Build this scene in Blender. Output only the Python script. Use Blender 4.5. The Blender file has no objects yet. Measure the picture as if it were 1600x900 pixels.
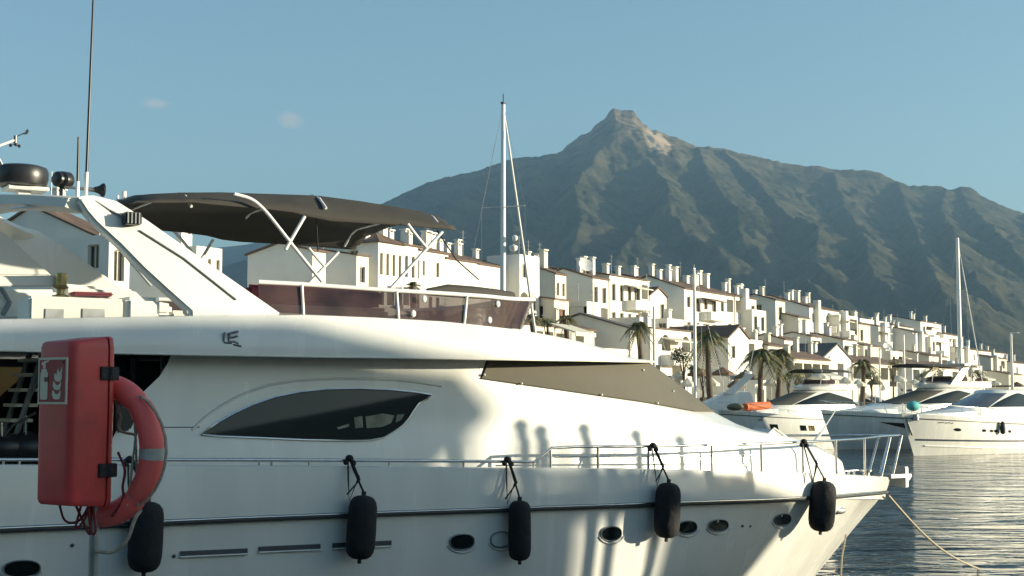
import bpy, bmesh, math, random
import numpy as np
from mathutils import Vector, Matrix, noise
S = bpy.context.scene
COL = S.collection
R = math.radians

# ------------------------------------------------------------------ camera
F = 2200.0            # focal length in photo pixels (1600 wide)
EYE = 3.6             # eye height above the water
PITCH = math.atan(170 / F)
cam = bpy.data.cameras.new('camera'); camo = bpy.data.objects.new('camera', cam); COL.objects.link(camo)
cam.sensor_width = 36; cam.lens = 36 * F / 1600
cam.clip_start = 0.1; cam.clip_end = 60000
camo.location = (0, 0, EYE); camo.rotation_euler = (math.pi / 2 + PITCH, 0, 0)
S.camera = camo

# ------------------------------------------------------------------ sky, sun, exposure
SUN_AZ = R(86)        # from straight behind the camera towards the right
SUN_EL = R(8.5)
SDIR = Vector((math.sin(SUN_AZ) * math.cos(SUN_EL), -math.cos(SUN_AZ) * math.cos(SUN_EL), math.sin(SUN_EL)))
w = bpy.data.worlds.new('World'); S.world = w; w.use_nodes = True
nt = w.node_tree
bg = nt.nodes['Background']; bg.inputs['Strength'].default_value = 0.128
sky = nt.nodes.new('ShaderNodeTexSky'); sky.sky_type = 'NISHITA'; sky.sun_disc = False
sky.sun_elevation = SUN_EL
sky.sun_rotation = math.atan2(SDIR.x, SDIR.y)
sky.altitude = 0; sky.air_density = 1.0; sky.dust_density = 0.9; sky.ozone_density = 2.0
wb = nt.nodes.new('ShaderNodeMix'); wb.data_type = 'RGBA'; wb.blend_type = 'MULTIPLY'; wb.inputs[0].default_value = 1.0
wb.inputs[7].default_value = (0.88, 0.985, 0.97, 1)          # the camera's slightly green white balance
nt.links.new(sky.outputs[0], wb.inputs[6])
# two thin wisps of cloud low over the far hills
def wnode(t, **kw):
    n = nt.nodes.new(t)
    for k, v in kw.items(): setattr(n, k, v)
    return n
tcw = wnode('ShaderNodeTexCoord'); last = wb.outputs[2]
nzw = wnode('ShaderNodeTexNoise'); nzw.inputs['Scale'].default_value = 110; nzw.inputs['Detail'].default_value = 7; nzw.inputs['Roughness'].default_value = 0.65
mpw = wnode('ShaderNodeMapping'); mpw.inputs['Scale'].default_value = (1, 1, 1.6)
nt.links.new(tcw.outputs['Generated'], mpw.inputs[0]); nt.links.new(mpw.outputs[0], nzw.inputs['Vector'])
for (cpx, cpy, wx, wz) in ((243, 162, 0.0165, 0.0060), (454, 186, 0.0145, 0.0105)):
    _a, _b = (cpx - 800) / F, (450 - cpy) / F
    dv = Vector((_a, math.cos(PITCH) - math.sin(PITCH) * _b, math.sin(PITCH) + math.cos(PITCH) * _b)).normalized()
    su = wnode('ShaderNodeVectorMath', operation='SUBTRACT'); su.inputs[1].default_value = dv; nt.links.new(tcw.outputs['Generated'], su.inputs[0])
    sc = wnode('ShaderNodeVectorMath', operation='DIVIDE'); sc.inputs[1].default_value = (wx, wx * 2, wz); nt.links.new(su.outputs[0], sc.inputs[0])
    ln = wnode('ShaderNodeVectorMath', operation='LENGTH'); nt.links.new(sc.outputs[0], ln.inputs[0])
    mr = wnode('ShaderNodeMapRange'); mr.inputs[1].default_value = 0.0; mr.inputs[2].default_value = 1.0; mr.inputs[3].default_value = 0.86; mr.inputs[4].default_value = 0.0; nt.links.new(ln.outputs['Value'], mr.inputs[0])
    ad = wnode('ShaderNodeMath', operation='ADD'); nt.links.new(mr.outputs[0], ad.inputs[0]); nt.links.new(nzw.outputs[0], ad.inputs[1])
    m2 = wnode('ShaderNodeMapRange', interpolation_type='SMOOTHSTEP'); m2.inputs[1].default_value = 0.72; m2.inputs[2].default_value = 1.2; m2.inputs[3].default_value = 0; m2.inputs[4].default_value = 0.5; nt.links.new(ad.outputs[0], m2.inputs[0])
    ma = wnode('ShaderNodeMath', operation='MULTIPLY'); ins = wnode('ShaderNodeMath', operation='LESS_THAN'); ins.inputs[1].default_value = 1.0
    nt.links.new(ln.outputs['Value'], ins.inputs[0]); nt.links.new(ins.outputs[0], ma.inputs[0]); nt.links.new(m2.outputs[0], ma.inputs[1])
    mxw = wnode('ShaderNodeMix', data_type='RGBA'); mxw.inputs[7].default_value = (2.9, 2.65, 2.45, 1)
    nt.links.new(ma.outputs[0], mxw.inputs[0]); nt.links.new(last, mxw.inputs[6]); last = mxw.outputs[2]
nt.links.new(last, bg.inputs['Color'])
sun = bpy.data.lights.new('sun', 'SUN'); sun.energy = 5.0; sun.angle = R(0.55); sun.color = (1.0, 0.90, 0.68)
suno = bpy.data.objects.new('sun', sun); COL.objects.link(suno)
suno.rotation_euler = SDIR.to_track_quat('Z', 'Y').to_euler()
S.view_settings.view_transform = 'Standard'; S.view_settings.look = 'None'
S.view_settings.exposure = 0.85; S.view_settings.gamma = 1.0
S.view_settings.use_curve_mapping = False
S.cycles.max_bounces = 8; S.cycles.volume_bounces = 0
S.cycles.use_denoising = True

# ------------------------------------------------------------------ geometry of the view
_cp, _sp = math.cos(PITCH), math.sin(PITCH)
def ray(px, py):
    a = (px - 800) / F; b = (450 - py) / F
    return Vector((a, _cp - _sp * b, _sp + _cp * b))
def at(px, py, Y):
    r = ray(px, py); k = Y / r.y
    return Vector((r.x * k, Y, EYE + r.z * k))
def ground_at(px, Y, z):
    """point at depth Y and height z in the image column px (column taken at the horizon)"""
    b = 0.0
    for _ in range(4):
        zz = (z - EYE) / Y
        b = (zz * _cp - _sp) / (_cp + zz * _sp)
    r = Vector(((px - 800) / F, _cp - _sp * b, 0))
    return Vector((r.x / r.y * Y, Y, z))

# ------------------------------------------------------------------ mesh builder
class MB:
    def __init__(self): self.v = []; self.f = []
    def vert(self, p): self.v.append(tuple(p)); return len(self.v) - 1
    def quad(self, a, b, c, d): self.face([a, b, c, d])
    def face(self, pts):
        self.f.append([self.vert(p) for p in pts])
    def box(self, lo, hi, M=None):
        x0, y0, z0 = lo; x1, y1, z1 = hi
        P = [Vector(p) for p in ((x0,y0,z0),(x1,y0,z0),(x1,y1,z0),(x0,y1,z0),(x0,y0,z1),(x1,y0,z1),(x1,y1,z1),(x0,y1,z1))]
        if M is not None: P = [M @ p for p in P]
        i = [self.vert(p) for p in P]
        for q in ((0,3,2,1),(4,5,6,7),(0,1,5,4),(1,2,6,5),(2,3,7,6),(3,0,4,7)):
            self.f.append([i[k] for k in q])
        return self
    def bbox(self, c, s, rz=0):
        M = Matrix.Translation(Vector(c)) @ Matrix.Rotation(rz, 4, 'Z')
        return self.box((-s[0]/2,-s[1]/2,-s[2]/2), (s[0]/2,s[1]/2,s[2]/2), M)
    def grid(self, rows, close_u=False, close_v=False, flip=False):
        """rows: list of equal-length point lists"""
        n = len(rows); m = len(rows[0])
        idx = [[self.vert(p) for p in r] for r in rows]
        for i in range(n if close_v else n - 1):
            for j in range(m if close_u else m - 1):
                a, b = idx[i][j], idx[i][(j+1) % m]
                c, d = idx[(i+1) % n][(j+1) % m], idx[(i+1) % n][j]
                self.f.append([a, d, c, b] if flip else [a, b, c, d])
        return idx
    def prism(self, poly, off, M=None):
        """poly: list of 3D points (planar), off: extrusion vector"""
        P = [Vector(p) for p in poly]; o = Vector(off); n = len(P)
        if M is not None:
            P2 = [M @ (p + o) for p in P]; P = [M @ p for p in P]
        else: P2 = [p + o for p in P]
        a = [self.vert(p) for p in P]; b = [self.vert(p) for p in P2]
        self.f.append(a[::-1]); self.f.append(b)
        for i in range(n):
            j = (i + 1) % n
            self.f.append([a[i], a[j], b[j], b[i]])
        return self
    def tube(self, pts, r, n=8, caps=True, closed=False):
        P = [Vector(p) for p in pts]
        rr = r if isinstance(r, (list, tuple)) else [r] * len(P)
        rings = []; up = None; m = len(P)
        for i, p in enumerate(P):
            if closed: t = P[(i+1) % m] - P[i-1]
            elif i == 0: t = P[1] - P[0]
            elif i == m - 1: t = P[-1] - P[-2]
            else: t = (P[i+1] - p).normalized() + (p - P[i-1]).normalized()
            if t.length < 1e-9: t = Vector((0,0,1))
            t.normalize()
            if up is None:
                up = Vector((0,0,1)) if abs(t.z) < 0.9 else Vector((1,0,0))
            x = t.cross(up)
            if x.length < 1e-6: x = t.orthogonal()
            x.normalize(); y = x.cross(t).normalized(); up = y
            rings.append([p + (x * math.cos(2*math.pi*k/n) + y * math.sin(2*math.pi*k/n)) * rr[i] for k in range(n)])
        idx = self.grid(rings, close_u=True, close_v=closed)
        if caps and not closed:
            self.f.append(idx[0][::-1]); self.f.append(idx[-1])
        return self
    def lathe(self, prof, n=16, M=None):
        """prof: (r, z) pairs, around Z"""
        rows = []
        for r, z in prof:
            ring = [Vector((r*math.cos(2*math.pi*k/n), r*math.sin(2*math.pi*k/n), z)) for k in range(n)]
            if M is not None: ring = [M @ p for p in ring]
            rows.append(ring)
        idx = self.grid(rows, close_u=True)
        self.f.append(idx[0][::-1]); self.f.append(idx[-1])
        return self
    def sphere(self, c, r, n=12, m=8, sc=(1,1,1)):
        c = Vector(c); rows = []
        for i in range(m + 1):
            th = -math.pi/2 + math.pi * i / m
            q = max(math.cos(th), 0.02)
            rows.append([c + Vector((r*q*math.cos(2*math.pi*k/n)*sc[0], r*q*math.sin(2*math.pi*k/n)*sc[1], r*math.sin(th)*sc[2])) for k in range(n)])
        idx = self.grid(rows, close_u=True)
        self.f.append(idx[0][::-1]); self.f.append(idx[-1])
        return self
    def build(self, name, mat, parent=None, smooth=None, bevel=0.0):
        me = bpy.data.meshes.new(name)
        me.from_pydata(self.v, [], self.f)
        if self.v:
            bm = bmesh.new(); bm.from_mesh(me)
            bmesh.ops.remove_doubles(bm, verts=bm.verts, dist=1e-5)
            bmesh.ops.recalc_face_normals(bm, faces=bm.faces)
            if bevel:
                es = [e for e in bm.edges if len(e.link_faces) == 2 and e.calc_face_angle(0) > R(30)]
                bmesh.ops.bevel(bm, geom=es, offset=bevel, segments=2, affect='EDGES', clamp_overlap=True)
            bm.to_mesh(me); bm.free()
        if isinstance(mat, (list, tuple)):
            for m in mat: me.materials.append(m)
        else: me.materials.append(mat)
        if smooth is not None:
            me.shade_smooth()
            me.set_sharp_from_angle(angle=R(smooth))
        o = bpy.data.objects.new(name, me); COL.objects.link(o)
        if parent is not None: o.parent = parent
        return o

def tag(o, label=None, cat=None, group=None, kind=None):
    if label: o['label'] = label
    if cat: o['category'] = cat
    if group: o['group'] = group
    if kind: o['kind'] = kind
    return o
def empty(name, loc=(0,0,0), rz=0.0):
    o = bpy.data.objects.new(name, None); COL.objects.link(o)
    o.location = loc; o.rotation_euler = (0, 0, rz); o.empty_display_size = 0.2
    return o
KIDS = {}
def copy_tree(o, parent=None):
    c = o.copy(); COL.objects.link(c)
    if parent is not None: c.parent = parent
    for ch in list(o.children): copy_tree(ch, c)
    return c
def lerp(a, b, t): return a + (b - a) * t
def interp(x, xs, ys): return float(np.interp(x, xs, ys))
def smooth_poly(pts, k=6):
    """Catmull-Rom through the points"""
    P = [Vector(p) for p in pts]; P = [P[0]*2 - P[1]] + P + [P[-1]*2 - P[-2]]
    out = []
    for i in range(1, len(P) - 2):
        a, b, c, d = P[i-1], P[i], P[i+1], P[i+2]
        for j in range(k):
            t = j / k
            out.append(0.5*((2*b) + (c-a)*t + (2*a-5*b+4*c-d)*t*t + (3*b-a-3*c+d)*t*t*t))
    out.append(P[-2]); return out

# ------------------------------------------------------------------ materials
def mat(name, col, rough=0.5, metal=0.0, var=0.0, scale=3.0, bump=0.0, bscale=30.0, spec=0.5, coat=0.0, stretch=None, dirt=None, alpha=None):
    m = bpy.data.materials.new(name); m.use_nodes = True
    t = m.node_tree; b = t.nodes['Principled BSDF']
    b.inputs['Base Color'].default_value = (*col, 1); b.inputs['Roughness'].default_value = rough
    b.inputs['Metallic'].default_value = metal; b.inputs['Specular IOR Level'].default_value = spec
    if coat: b.inputs['Coat Weight'].default_value = coat; b.inputs['Coat Roughness'].default_value = 0.08
    tc = t.nodes.new('ShaderNodeTexCoord'); src = tc.outputs['Object']
    if stretch:
        mp = t.nodes.new('ShaderNodeMapping'); mp.inputs['Scale'].default_value = stretch
        t.links.new(src, mp.inputs[0]); src = mp.outputs[0]
    if var:
        nz = t.nodes.new('ShaderNodeTexNoise'); nz.inputs['Scale'].default_value = scale; nz.inputs['Detail'].default_value = 6
        t.links.new(src, nz.inputs['Vector'])
        rmp = t.nodes.new('ShaderNodeValToRGB')
        c2 = dirt if dirt else tuple(c*(1-var) for c in col)
        rmp.color_ramp.elements[0].position = 0.32; rmp.color_ramp.elements[1].position = 0.68
        rmp.color_ramp.elements[0].color = (*c2, 1)
        rmp.color_ramp.elements[1].color = (*(min(1, c*(1+var*0.3)) for c in col), 1)
        t.links.new(nz.outputs[0], rmp.inputs[0]); t.links.new(rmp.outputs[0], b.inputs['Base Color'])
        mr = t.nodes.new('ShaderNodeMapRange'); mr.inputs[3].default_value = max(0.02, rough*0.8); mr.inputs[4].default_value = min(1, rough*1.25)
        t.links.new(nz.outputs[0], mr.inputs[0]); t.links.new(mr.outputs[0], b.inputs['Roughness'])
    if bump:
        n2 = t.nodes.new('ShaderNodeTexNoise'); n2.inputs['Scale'].default_value = bscale; n2.inputs['Detail'].default_value = 4
        t.links.new(src, n2.inputs['Vector'])
        bp = t.nodes.new('ShaderNodeBump'); bp.inputs['Strength'].default_value = bump; bp.inputs['Distance'].default_value = 0.02
        t.links.new(n2.outputs[0], bp.inputs['Height']); t.links.new(bp.outputs[0], b.inputs['Normal'])
    if alpha is not None: b.inputs['Alpha'].default_value = alpha
    return m
M = dict(
    gel = mat('white gelcoat', (0.78, 0.77, 0.71), 0.26, var=0.09, scale=1.1, spec=0.5, coat=0.3, bump=0.03, bscale=2.5, stretch=(1.6, 1.6, .22)),
    gel2 = mat('cream gelcoat', (0.70, 0.67, 0.58), 0.4, var=0.08, scale=1.2),
    deck = mat('deck grey beige', (0.42, 0.38, 0.30), 0.7, var=0.2, scale=3, bump=0.2),
    teak = mat('teak', (0.26, 0.15, 0.08), 0.7, var=0.3, scale=4, stretch=(1, 12, 1)),
    steel = mat('polished steel', (0.62, 0.62, 0.60), 0.22, metal=1.0, var=0.1, scale=8),
    alu = mat('white aluminium', (0.75, 0.74, 0.70), 0.35, var=0.05),
    rubber = mat('black rubber', (0.016, 0.016, 0.017), 0.6, var=0.3, scale=9, bump=0.4, bscale=60),
    fender = mat('black fender cover', (0.015, 0.016, 0.017), 0.92, var=0.5, scale=9, bump=0.9, bscale=14),
    strake = mat('grey rub rail', (0.07, 0.075, 0.08), 0.45, var=0.2, scale=2),
    glass = mat('dark tinted glass', (0.006, 0.010, 0.011), 0.03, spec=0.35, bump=0.012, bscale=1.2),
    black = mat('black plastic', (0.02, 0.02, 0.022), 0.35, var=0.2),
    canvas = mat('charcoal canvas', (0.044, 0.040, 0.033), 0.9, var=0.25, scale=2.5, bump=0.35, bscale=5),
    cover = mat('taupe mesh cover', (0.112, 0.103, 0.077), 0.85, var=0.16, scale=1.6, bump=0.5, bscale=2.2),
    smoked = mat('smoked acrylic', (0.062, 0.034, 0.031), 0.06, var=0.75, scale=1.9, spec=0.32, bump=0.5, bscale=1.8, dirt=(0.022,0.014,0.016), alpha=0.86),
    red = mat('red fibreglass', (0.60, 0.052, 0.050), 0.42, var=0.22, scale=5, bump=0.05, bscale=60, dirt=(0.42,0.05,0.04)),
    redring = mat('red lifebuoy foam', (0.88, 0.125, 0.110), 0.5, var=0.2, scale=7, bump=0.12, bscale=40, dirt=(0.74,0.13,0.11)),
    cream = mat('cream vinyl', (0.62, 0.57, 0.45), 0.6, var=0.1),
    rope = mat('pale rope', (0.46, 0.40, 0.30), 0.9, var=0.3, scale=40, bump=0.6, bscale=150),
    ropeb = mat('black rope', (0.02, 0.02, 0.022), 0.9, var=0.3, scale=40),
    roped = mat('dark red cord', (0.20, 0.025, 0.03), 0.9, var=0.3, scale=40),
    galv = mat('galvanised steel', (0.30, 0.31, 0.31), 0.5, metal=0.7, var=0.25, scale=6),
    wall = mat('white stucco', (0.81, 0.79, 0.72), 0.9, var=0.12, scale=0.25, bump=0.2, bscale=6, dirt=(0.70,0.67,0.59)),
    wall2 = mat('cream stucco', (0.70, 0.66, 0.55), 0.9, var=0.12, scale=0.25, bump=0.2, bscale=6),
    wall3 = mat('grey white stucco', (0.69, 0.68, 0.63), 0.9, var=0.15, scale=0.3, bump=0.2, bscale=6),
    tile = mat('clay roof tiles', (0.155, 0.100, 0.072), 0.85, var=0.45, scale=0.8, bump=0.8, bscale=4, stretch=(3.0, 0.4, 1)),
    slate = mat('grey roof', (0.10, 0.10, 0.10), 0.8, var=0.3, scale=0.8, bump=0.5, bscale=5),
    pane = mat('window pane', (0.030, 0.032, 0.032), 0.12, var=0.5, scale=0.6, spec=0.6),
    shutter = mat('brown shutter', (0.17, 0.085, 0.045), 0.7, var=0.2, stretch=(1,1,14)),
    painted_light = mat('painted light in side window', (0.20, 0.21, 0.15), 0.5, var=0.5, scale=6),  # pale tone standing in for light seen in the tinted glass
    frame = mat('window frame', (0.52, 0.47, 0.37), 0.6),
    iron = mat('iron railing', (0.03, 0.03, 0.032), 0.5),
    awn = mat('pale awning', (0.66, 0.62, 0.50), 0.85, var=0.1),
    brown = mat('brown parasol canvas', (0.19, 0.12, 0.075), 0.9, var=0.2),
    bark = mat('palm bark', (0.13, 0.095, 0.065), 0.95, var=0.4, scale=6, bump=1, bscale=20),
    frond = mat('palm frond', (0.115, 0.125, 0.045), 0.6, var=0.4, scale=1.2, dirt=(0.16,0.13,0.05)),
    leaf = mat('shrub leaf', (0.085, 0.115, 0.035), 0.6, var=0.5, scale=1.5),
    orange = mat('orange canvas', (0.72, 0.17, 0.05), 0.7, var=0.25, scale=3),
    olive = mat('olive canvas', (0.13, 0.125, 0.065), 0.8, var=0.2),
    teal = mat('turquoise cover', (0.09, 0.42, 0.42), 0.7, var=0.2),
    bluecov = mat('blue grey cover', (0.10, 0.13, 0.17), 0.8, var=0.2),
    greyglass = mat('grey windscreen', (0.075, 0.080, 0.085), 0.1, spec=0.8, var=0.3, scale=0.8),
    quaystone = mat('quay concrete', (0.30, 0.28, 0.24), 0.9, var=0.3, scale=0.6, bump=0.5, bscale=12),
    brass = mat('old brass', (0.55, 0.42, 0.20), 0.35, metal=0.8, var=0.3, scale=20),
    boot = mat('dark antifouling', (0.03, 0.045, 0.075), 0.6, var=0.3),
    sticker = mat('cream sticker print', (0.66, 0.58, 0.42), 0.6, var=0.1, scale=20),
    stickred = mat('sticker red', (0.30, 0.022, 0.02), 0.5, var=0.1, scale=20),
    mark = mat('grey emblem', (0.20, 0.21, 0.21), 0.35, metal=0.4),
    tape = mat('grey reflective tape', (0.42, 0.42, 0.38), 0.35, var=0.2, scale=20),
    cushion = mat('burgundy cushion', (0.16, 0.03, 0.045), 0.8, var=0.2),
)
# ================================================================== SETTING
# water ------------------------------------------------------------
def water_mat():
    m = bpy.data.materials.new('harbour water'); m.use_nodes = True; t = m.node_tree; b = t.nodes['Principled BSDF']
    b.inputs['Base Color'].default_value = (0.008, 0.016, 0.013, 1); b.inputs['Roughness'].default_value = 0.035
    b.inputs['IOR'].default_value = 1.33; b.inputs['Specular IOR Level'].default_value = 0.5
    tc = t.nodes.new('ShaderNodeTexCoord'); prev = None
    for sc, st, dist, det, rot in ((0.40, 1.0, 0.55, 2.0, 0.25), (1.0, 1.0, 0.30, 3.0, -0.2), (3.6, 0.6, 0.05, 2.0, 0.4)):
        mp = t.nodes.new('ShaderNodeMapping'); mp.inputs['Scale'].default_value = (0.55, 1.25, 1); mp.inputs['Rotation'].default_value = (0, 0, rot)
        nz = t.nodes.new('ShaderNodeTexNoise'); nz.inputs['Scale'].default_value = sc; nz.inputs['Detail'].default_value = det
        nz.inputs['Distortion'].default_value = 0.8
        bp = t.nodes.new('ShaderNodeBump'); bp.inputs['Strength'].default_value = st; bp.inputs['Distance'].default_value = dist
        t.links.new(tc.outputs['Object'], mp.inputs[0]); t.links.new(mp.outputs[0], nz.inputs['Vector']); t.links.new(nz.outputs[0], bp.inputs['Height'])
        if prev is not None: t.links.new(prev.outputs[0], bp.inputs['Normal'])
        prev = bp
    t.links.new(prev.outputs[0], b.inputs['Normal'])
    return m
mb = MB(); mb.face([(-900,-400,0),(1500,-400,0),(1500,900,0),(-900,900,0)])
tag(mb.build('water', water_mat()), kind='structure')

# town frontage: one slightly bent line, the facades run along T and look along NF
T2 = Vector((0.52, 0.854, 0)).normalized(); NF = Vector((T2.y, -T2.x, 0)); TROT = math.atan2(T2.y, T2.x)
FRONT_PX = [-400, 0, 200, 450, 580, 850, 1100, 1300, 1450, 1600, 1750]
FRONT_D  = [68, 80, 88, 100, 112, 132, 152, 190, 240, 330, 460]
def front_D(px): return interp(px, FRONT_PX, FRONT_D)
LANDZ = 1.7
edge = [ground_at(px, D, LANDZ) + NF * 17 for px, D in zip(FRONT_PX, FRONT_D)]
edge = [edge[0] - T2 * 120] + edge + [edge[-1] + T2 * 400]
mb = MB(); n = len(edge)
for i in range(n - 1):
    a, b = edge[i], edge[i+1]
    la = a - NF * 700; lb = b - NF * 700
    mb.face([a, b, lb, la]); mb.face([Vector((a.x,a.y,-3)), Vector((b.x,b.y,-3)), b, a])
tag(mb.build('ground', mat('town paving', (0.34, 0.31, 0.26), 0.9, var=0.3, scale=0.2)), kind='structure')
# coastal plain between town and mountain, one sheet to the horizon
mb = MB()
mb.face([(-30000, 620, 1.2), (30000, 620, 1.2), (30000, 40000, 1.2), (-30000, 40000, 1.2)])
tag(mb.build('terrain', mat('coastal scrub plain', (0.07, 0.075, 0.045), 0.95, var=0.5, scale=0.004)), kind='structure')
# quay under the photographer
mb = MB(); mb.box((-70, -60, -3), (22, 7.6, 2.0)); mb.box((22, -60, -3), (90, 24, 2.004))
tag(mb.build('quay', M['quaystone'], bevel=0.03), kind='structure')

# mountain ---------------------------------------------------------
CREST = [(-900,560),(-300,500),(100,470),(300,430),(400,400),(450,384),(489,366),(525,344),(560,331),(600,316),(640,297),(665,286),(690,278),(715,273),(740,268),(770,258),(800,248),(850,243),(868,240),(880,235),(893,223),(905,213),(915,210),(925,205),(932,196),(940,189),(948,184),(950,181),(954,174),(960,170),(968,171),(976,173),(986,171),(993,173),(998,181),(1003,188),(1008,194),(1013,195),(1017,201),(1021,205),(1026,203),(1035,206),(1060,215),(1090,228),(1130,232),(1180,243),(1230,255),(1260,259),(1290,260),(1310,266),(1340,265),(1365,267),(1380,270),(1400,280),(1425,290),(1450,290),(1475,291),(1492,298),(1500,295),(1506,292),(1520,292),(1530,297),(1537,305),(1560,316),(1590,328),(1620,338),(1700,372),(1800,425),(1950,480),(2200,530),(2700,560)]
SPURS = [
 [(960,176),(955,215),(925,255),(897,290),(903,325),(906,350),(895,385),(872,412),(855,440)],
 [(1028,206),(1005,236),(1020,256),(1034,275),(1045,305),(1036,333),(1055,342),(1073,370),(1104,389),(1151,417),(1200,450),(1240,470)],
 [(1130,236),(1165,270),(1193,297),(1222,333),(1250,348),(1277,358),(1275,393),(1268,415),(1300,443),(1332,468),(1360,490)],
 [(1300,268),(1320,320),(1345,365),(1353,385),(1353,407),(1367,436),(1403,468),(1430,495)],
 [(1400,283),(1420,340),(1442,393),(1455,430),(1475,470),(1490,500)],
 [(1500,297),(1517,329),(1542,350),(1566,379),(1600,411),(1650,450)],
 [(865,243),(840,290),(815,320),(798,335),(803,375),(790,410),(775,440)],
 [(1036,336),(1000,360),(965,395),(940,425)],
 [(1195,432),(1240,446),(1290,465),(1330,490)],
 [(760,262),(735,300),(700,330),(690,370),(660,410)],
 [(640,300),(610,345),(600,380),(570,420)],
 [(1090,229),(1100,262),(1125,300),(1150,330),(1160,380),(1190,420)],
 [(560,333),(540,365),(520,395)], [(1600,335),(1620,370),(1660,400),(1700,440)],
 [(1480,292),(1470,330),(1490,370),(1500,410),(1530,450),(1545,490)]]
YC, Y0 = 6200.0, 2500.0
cx = np.array([p[0] for p in CREST], float)
cz = np.array([at(p[0], p[1], YC).z for p in CREST])
def crest_soft(px):
    g = np.arange(-900, 2700, 10.0); z = np.interp(g, cx, cz); kern = np.hanning(41); kern /= kern.sum()
    return np.interp(px, g, np.convolve(np.pad(z, 20, mode='edge'), kern, 'valid'))
def prof(Y, zc, zs=None):
    s = np.clip((YC - Y) / (YC - Y0), 0, 1.0); front = zc * (1 - s) ** 1.35
    if zs is not None:
        q = np.clip(s / 0.16, 0, 1); front = (zc * (1 - q) + zs * q) * (1 - s) ** (1.35 + 0.25 * q)
    back = zc - (Y - YC) * 0.45
    return np.where(Y <= YC, front, back)
def crest_z(px): return np.interp(px, cx, cz)
segs = []
for sp in SPURS:
    pts = []
    P = smooth_poly([(a, b, 0) for a, b in sp], 4); n = len(P)
    for i, q in enumerate(P):
        bump = 10 + 165 * min(1, i / n * 2.5) * (1 if i < n * .75 else (n - i) / (n * .25) * 0.9 + 0.1)
        best = None
        for Y in np.arange(YC, Y0, -20.0):
            p = at(q.x, q.y, Y)
            if p.z >= float(prof(np.array(Y), crest_z(q.x), crest_soft(q.x))) + bump: best = p; break
        if best is not None: pts.append(best)
    for a, b in zip(pts, pts[1:]): segs.append((a, b))
pxs = np.concatenate([np.arange(-900, 380, 40), np.arange(380, 1660, 3.2), np.arange(1660, 2700, 40)])
ys = np.concatenate([np.linspace(Y0 - 300, YC, 190), np.linspace(YC + 60, YC + 2600, 16)])
PX, YY = np.meshgrid(pxs, ys)
XX = (PX - 800) / F / 1.0 * YY
Z = prof(YY, crest_z(PX), crest_soft(PX))
top = Z.copy(); FR = (YY <= YC)
tent = np.full_like(Z, -1e9)
wob = np.zeros_like(Z); wob2 = np.zeros_like(Z); wob3 = np.zeros_like(Z)
for i in range(Z.shape[0]):
    for j in range(Z.shape[1]):
        if 380 <= PX[i, j] <= 1660:
            q = Vector((XX[i, j] / 420.0, YY[i, j] / 420.0, 0.3))
            wob[i, j] = noise.fractal(q, 0.9, 2.1, 6)
            wob3[i, j] = 1 - 2 * abs(noise.fractal(Vector((XX[i, j] / 95.0 + wob[i, j] * .8, YY[i, j] / 420.0, 4.0)), 0.8, 2.2, 4))
            wob2[i, j] = 1 - abs(noise.fractal(q * 1.3 + Vector((7, 3, 1)), 1.0, 2.0, 5))
for a, b in segs:
    dx, dy = b.x - a.x, b.y - a.y; L2 = dx*dx + dy*dy + 1e-6
    t = np.clip(((XX - a.x) * dx + (YY - a.y) * dy) / L2, 0, 1)
    ex = XX - (a.x + t * dx); dist = np.sqrt(ex ** 2 + (YY - (a.y + t * dy)) ** 2)
    sl = np.where(ex < 0, 0.95, 0.55)
    h = a.z + t * (b.z - a.z) - sl * dist
    tent = np.maximum(tent, h)
fade = np.clip((YC - YY) / 500.0, 0, 1)
k = 10.0
Zs = np.maximum(Z, tent) + np.where(np.abs(Z - tent) < k, (k - np.abs(Z - tent)) ** 2 / (4 * k), 0)
Z = np.where(FR, Zs, Z)
Z += np.where(FR, (wob * 20 + (wob2 - 0.6) * 24 + wob3 * 13) * fade * np.clip(Z / 250.0, 0, 1), wob * 5)
rag = np.array([noise.fractal(Vector((p / 9.0, 0.7, 3.1)), 0.75, 2.2, 5) for p in pxs]) * np.interp(np.abs(pxs - 985), [0, 60, 160, 500], [5, 5, 5, 4])
Z += rag[None, :] * np.clip(1 - np.abs(YY - YC) / 260.0, 0, 1)
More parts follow.
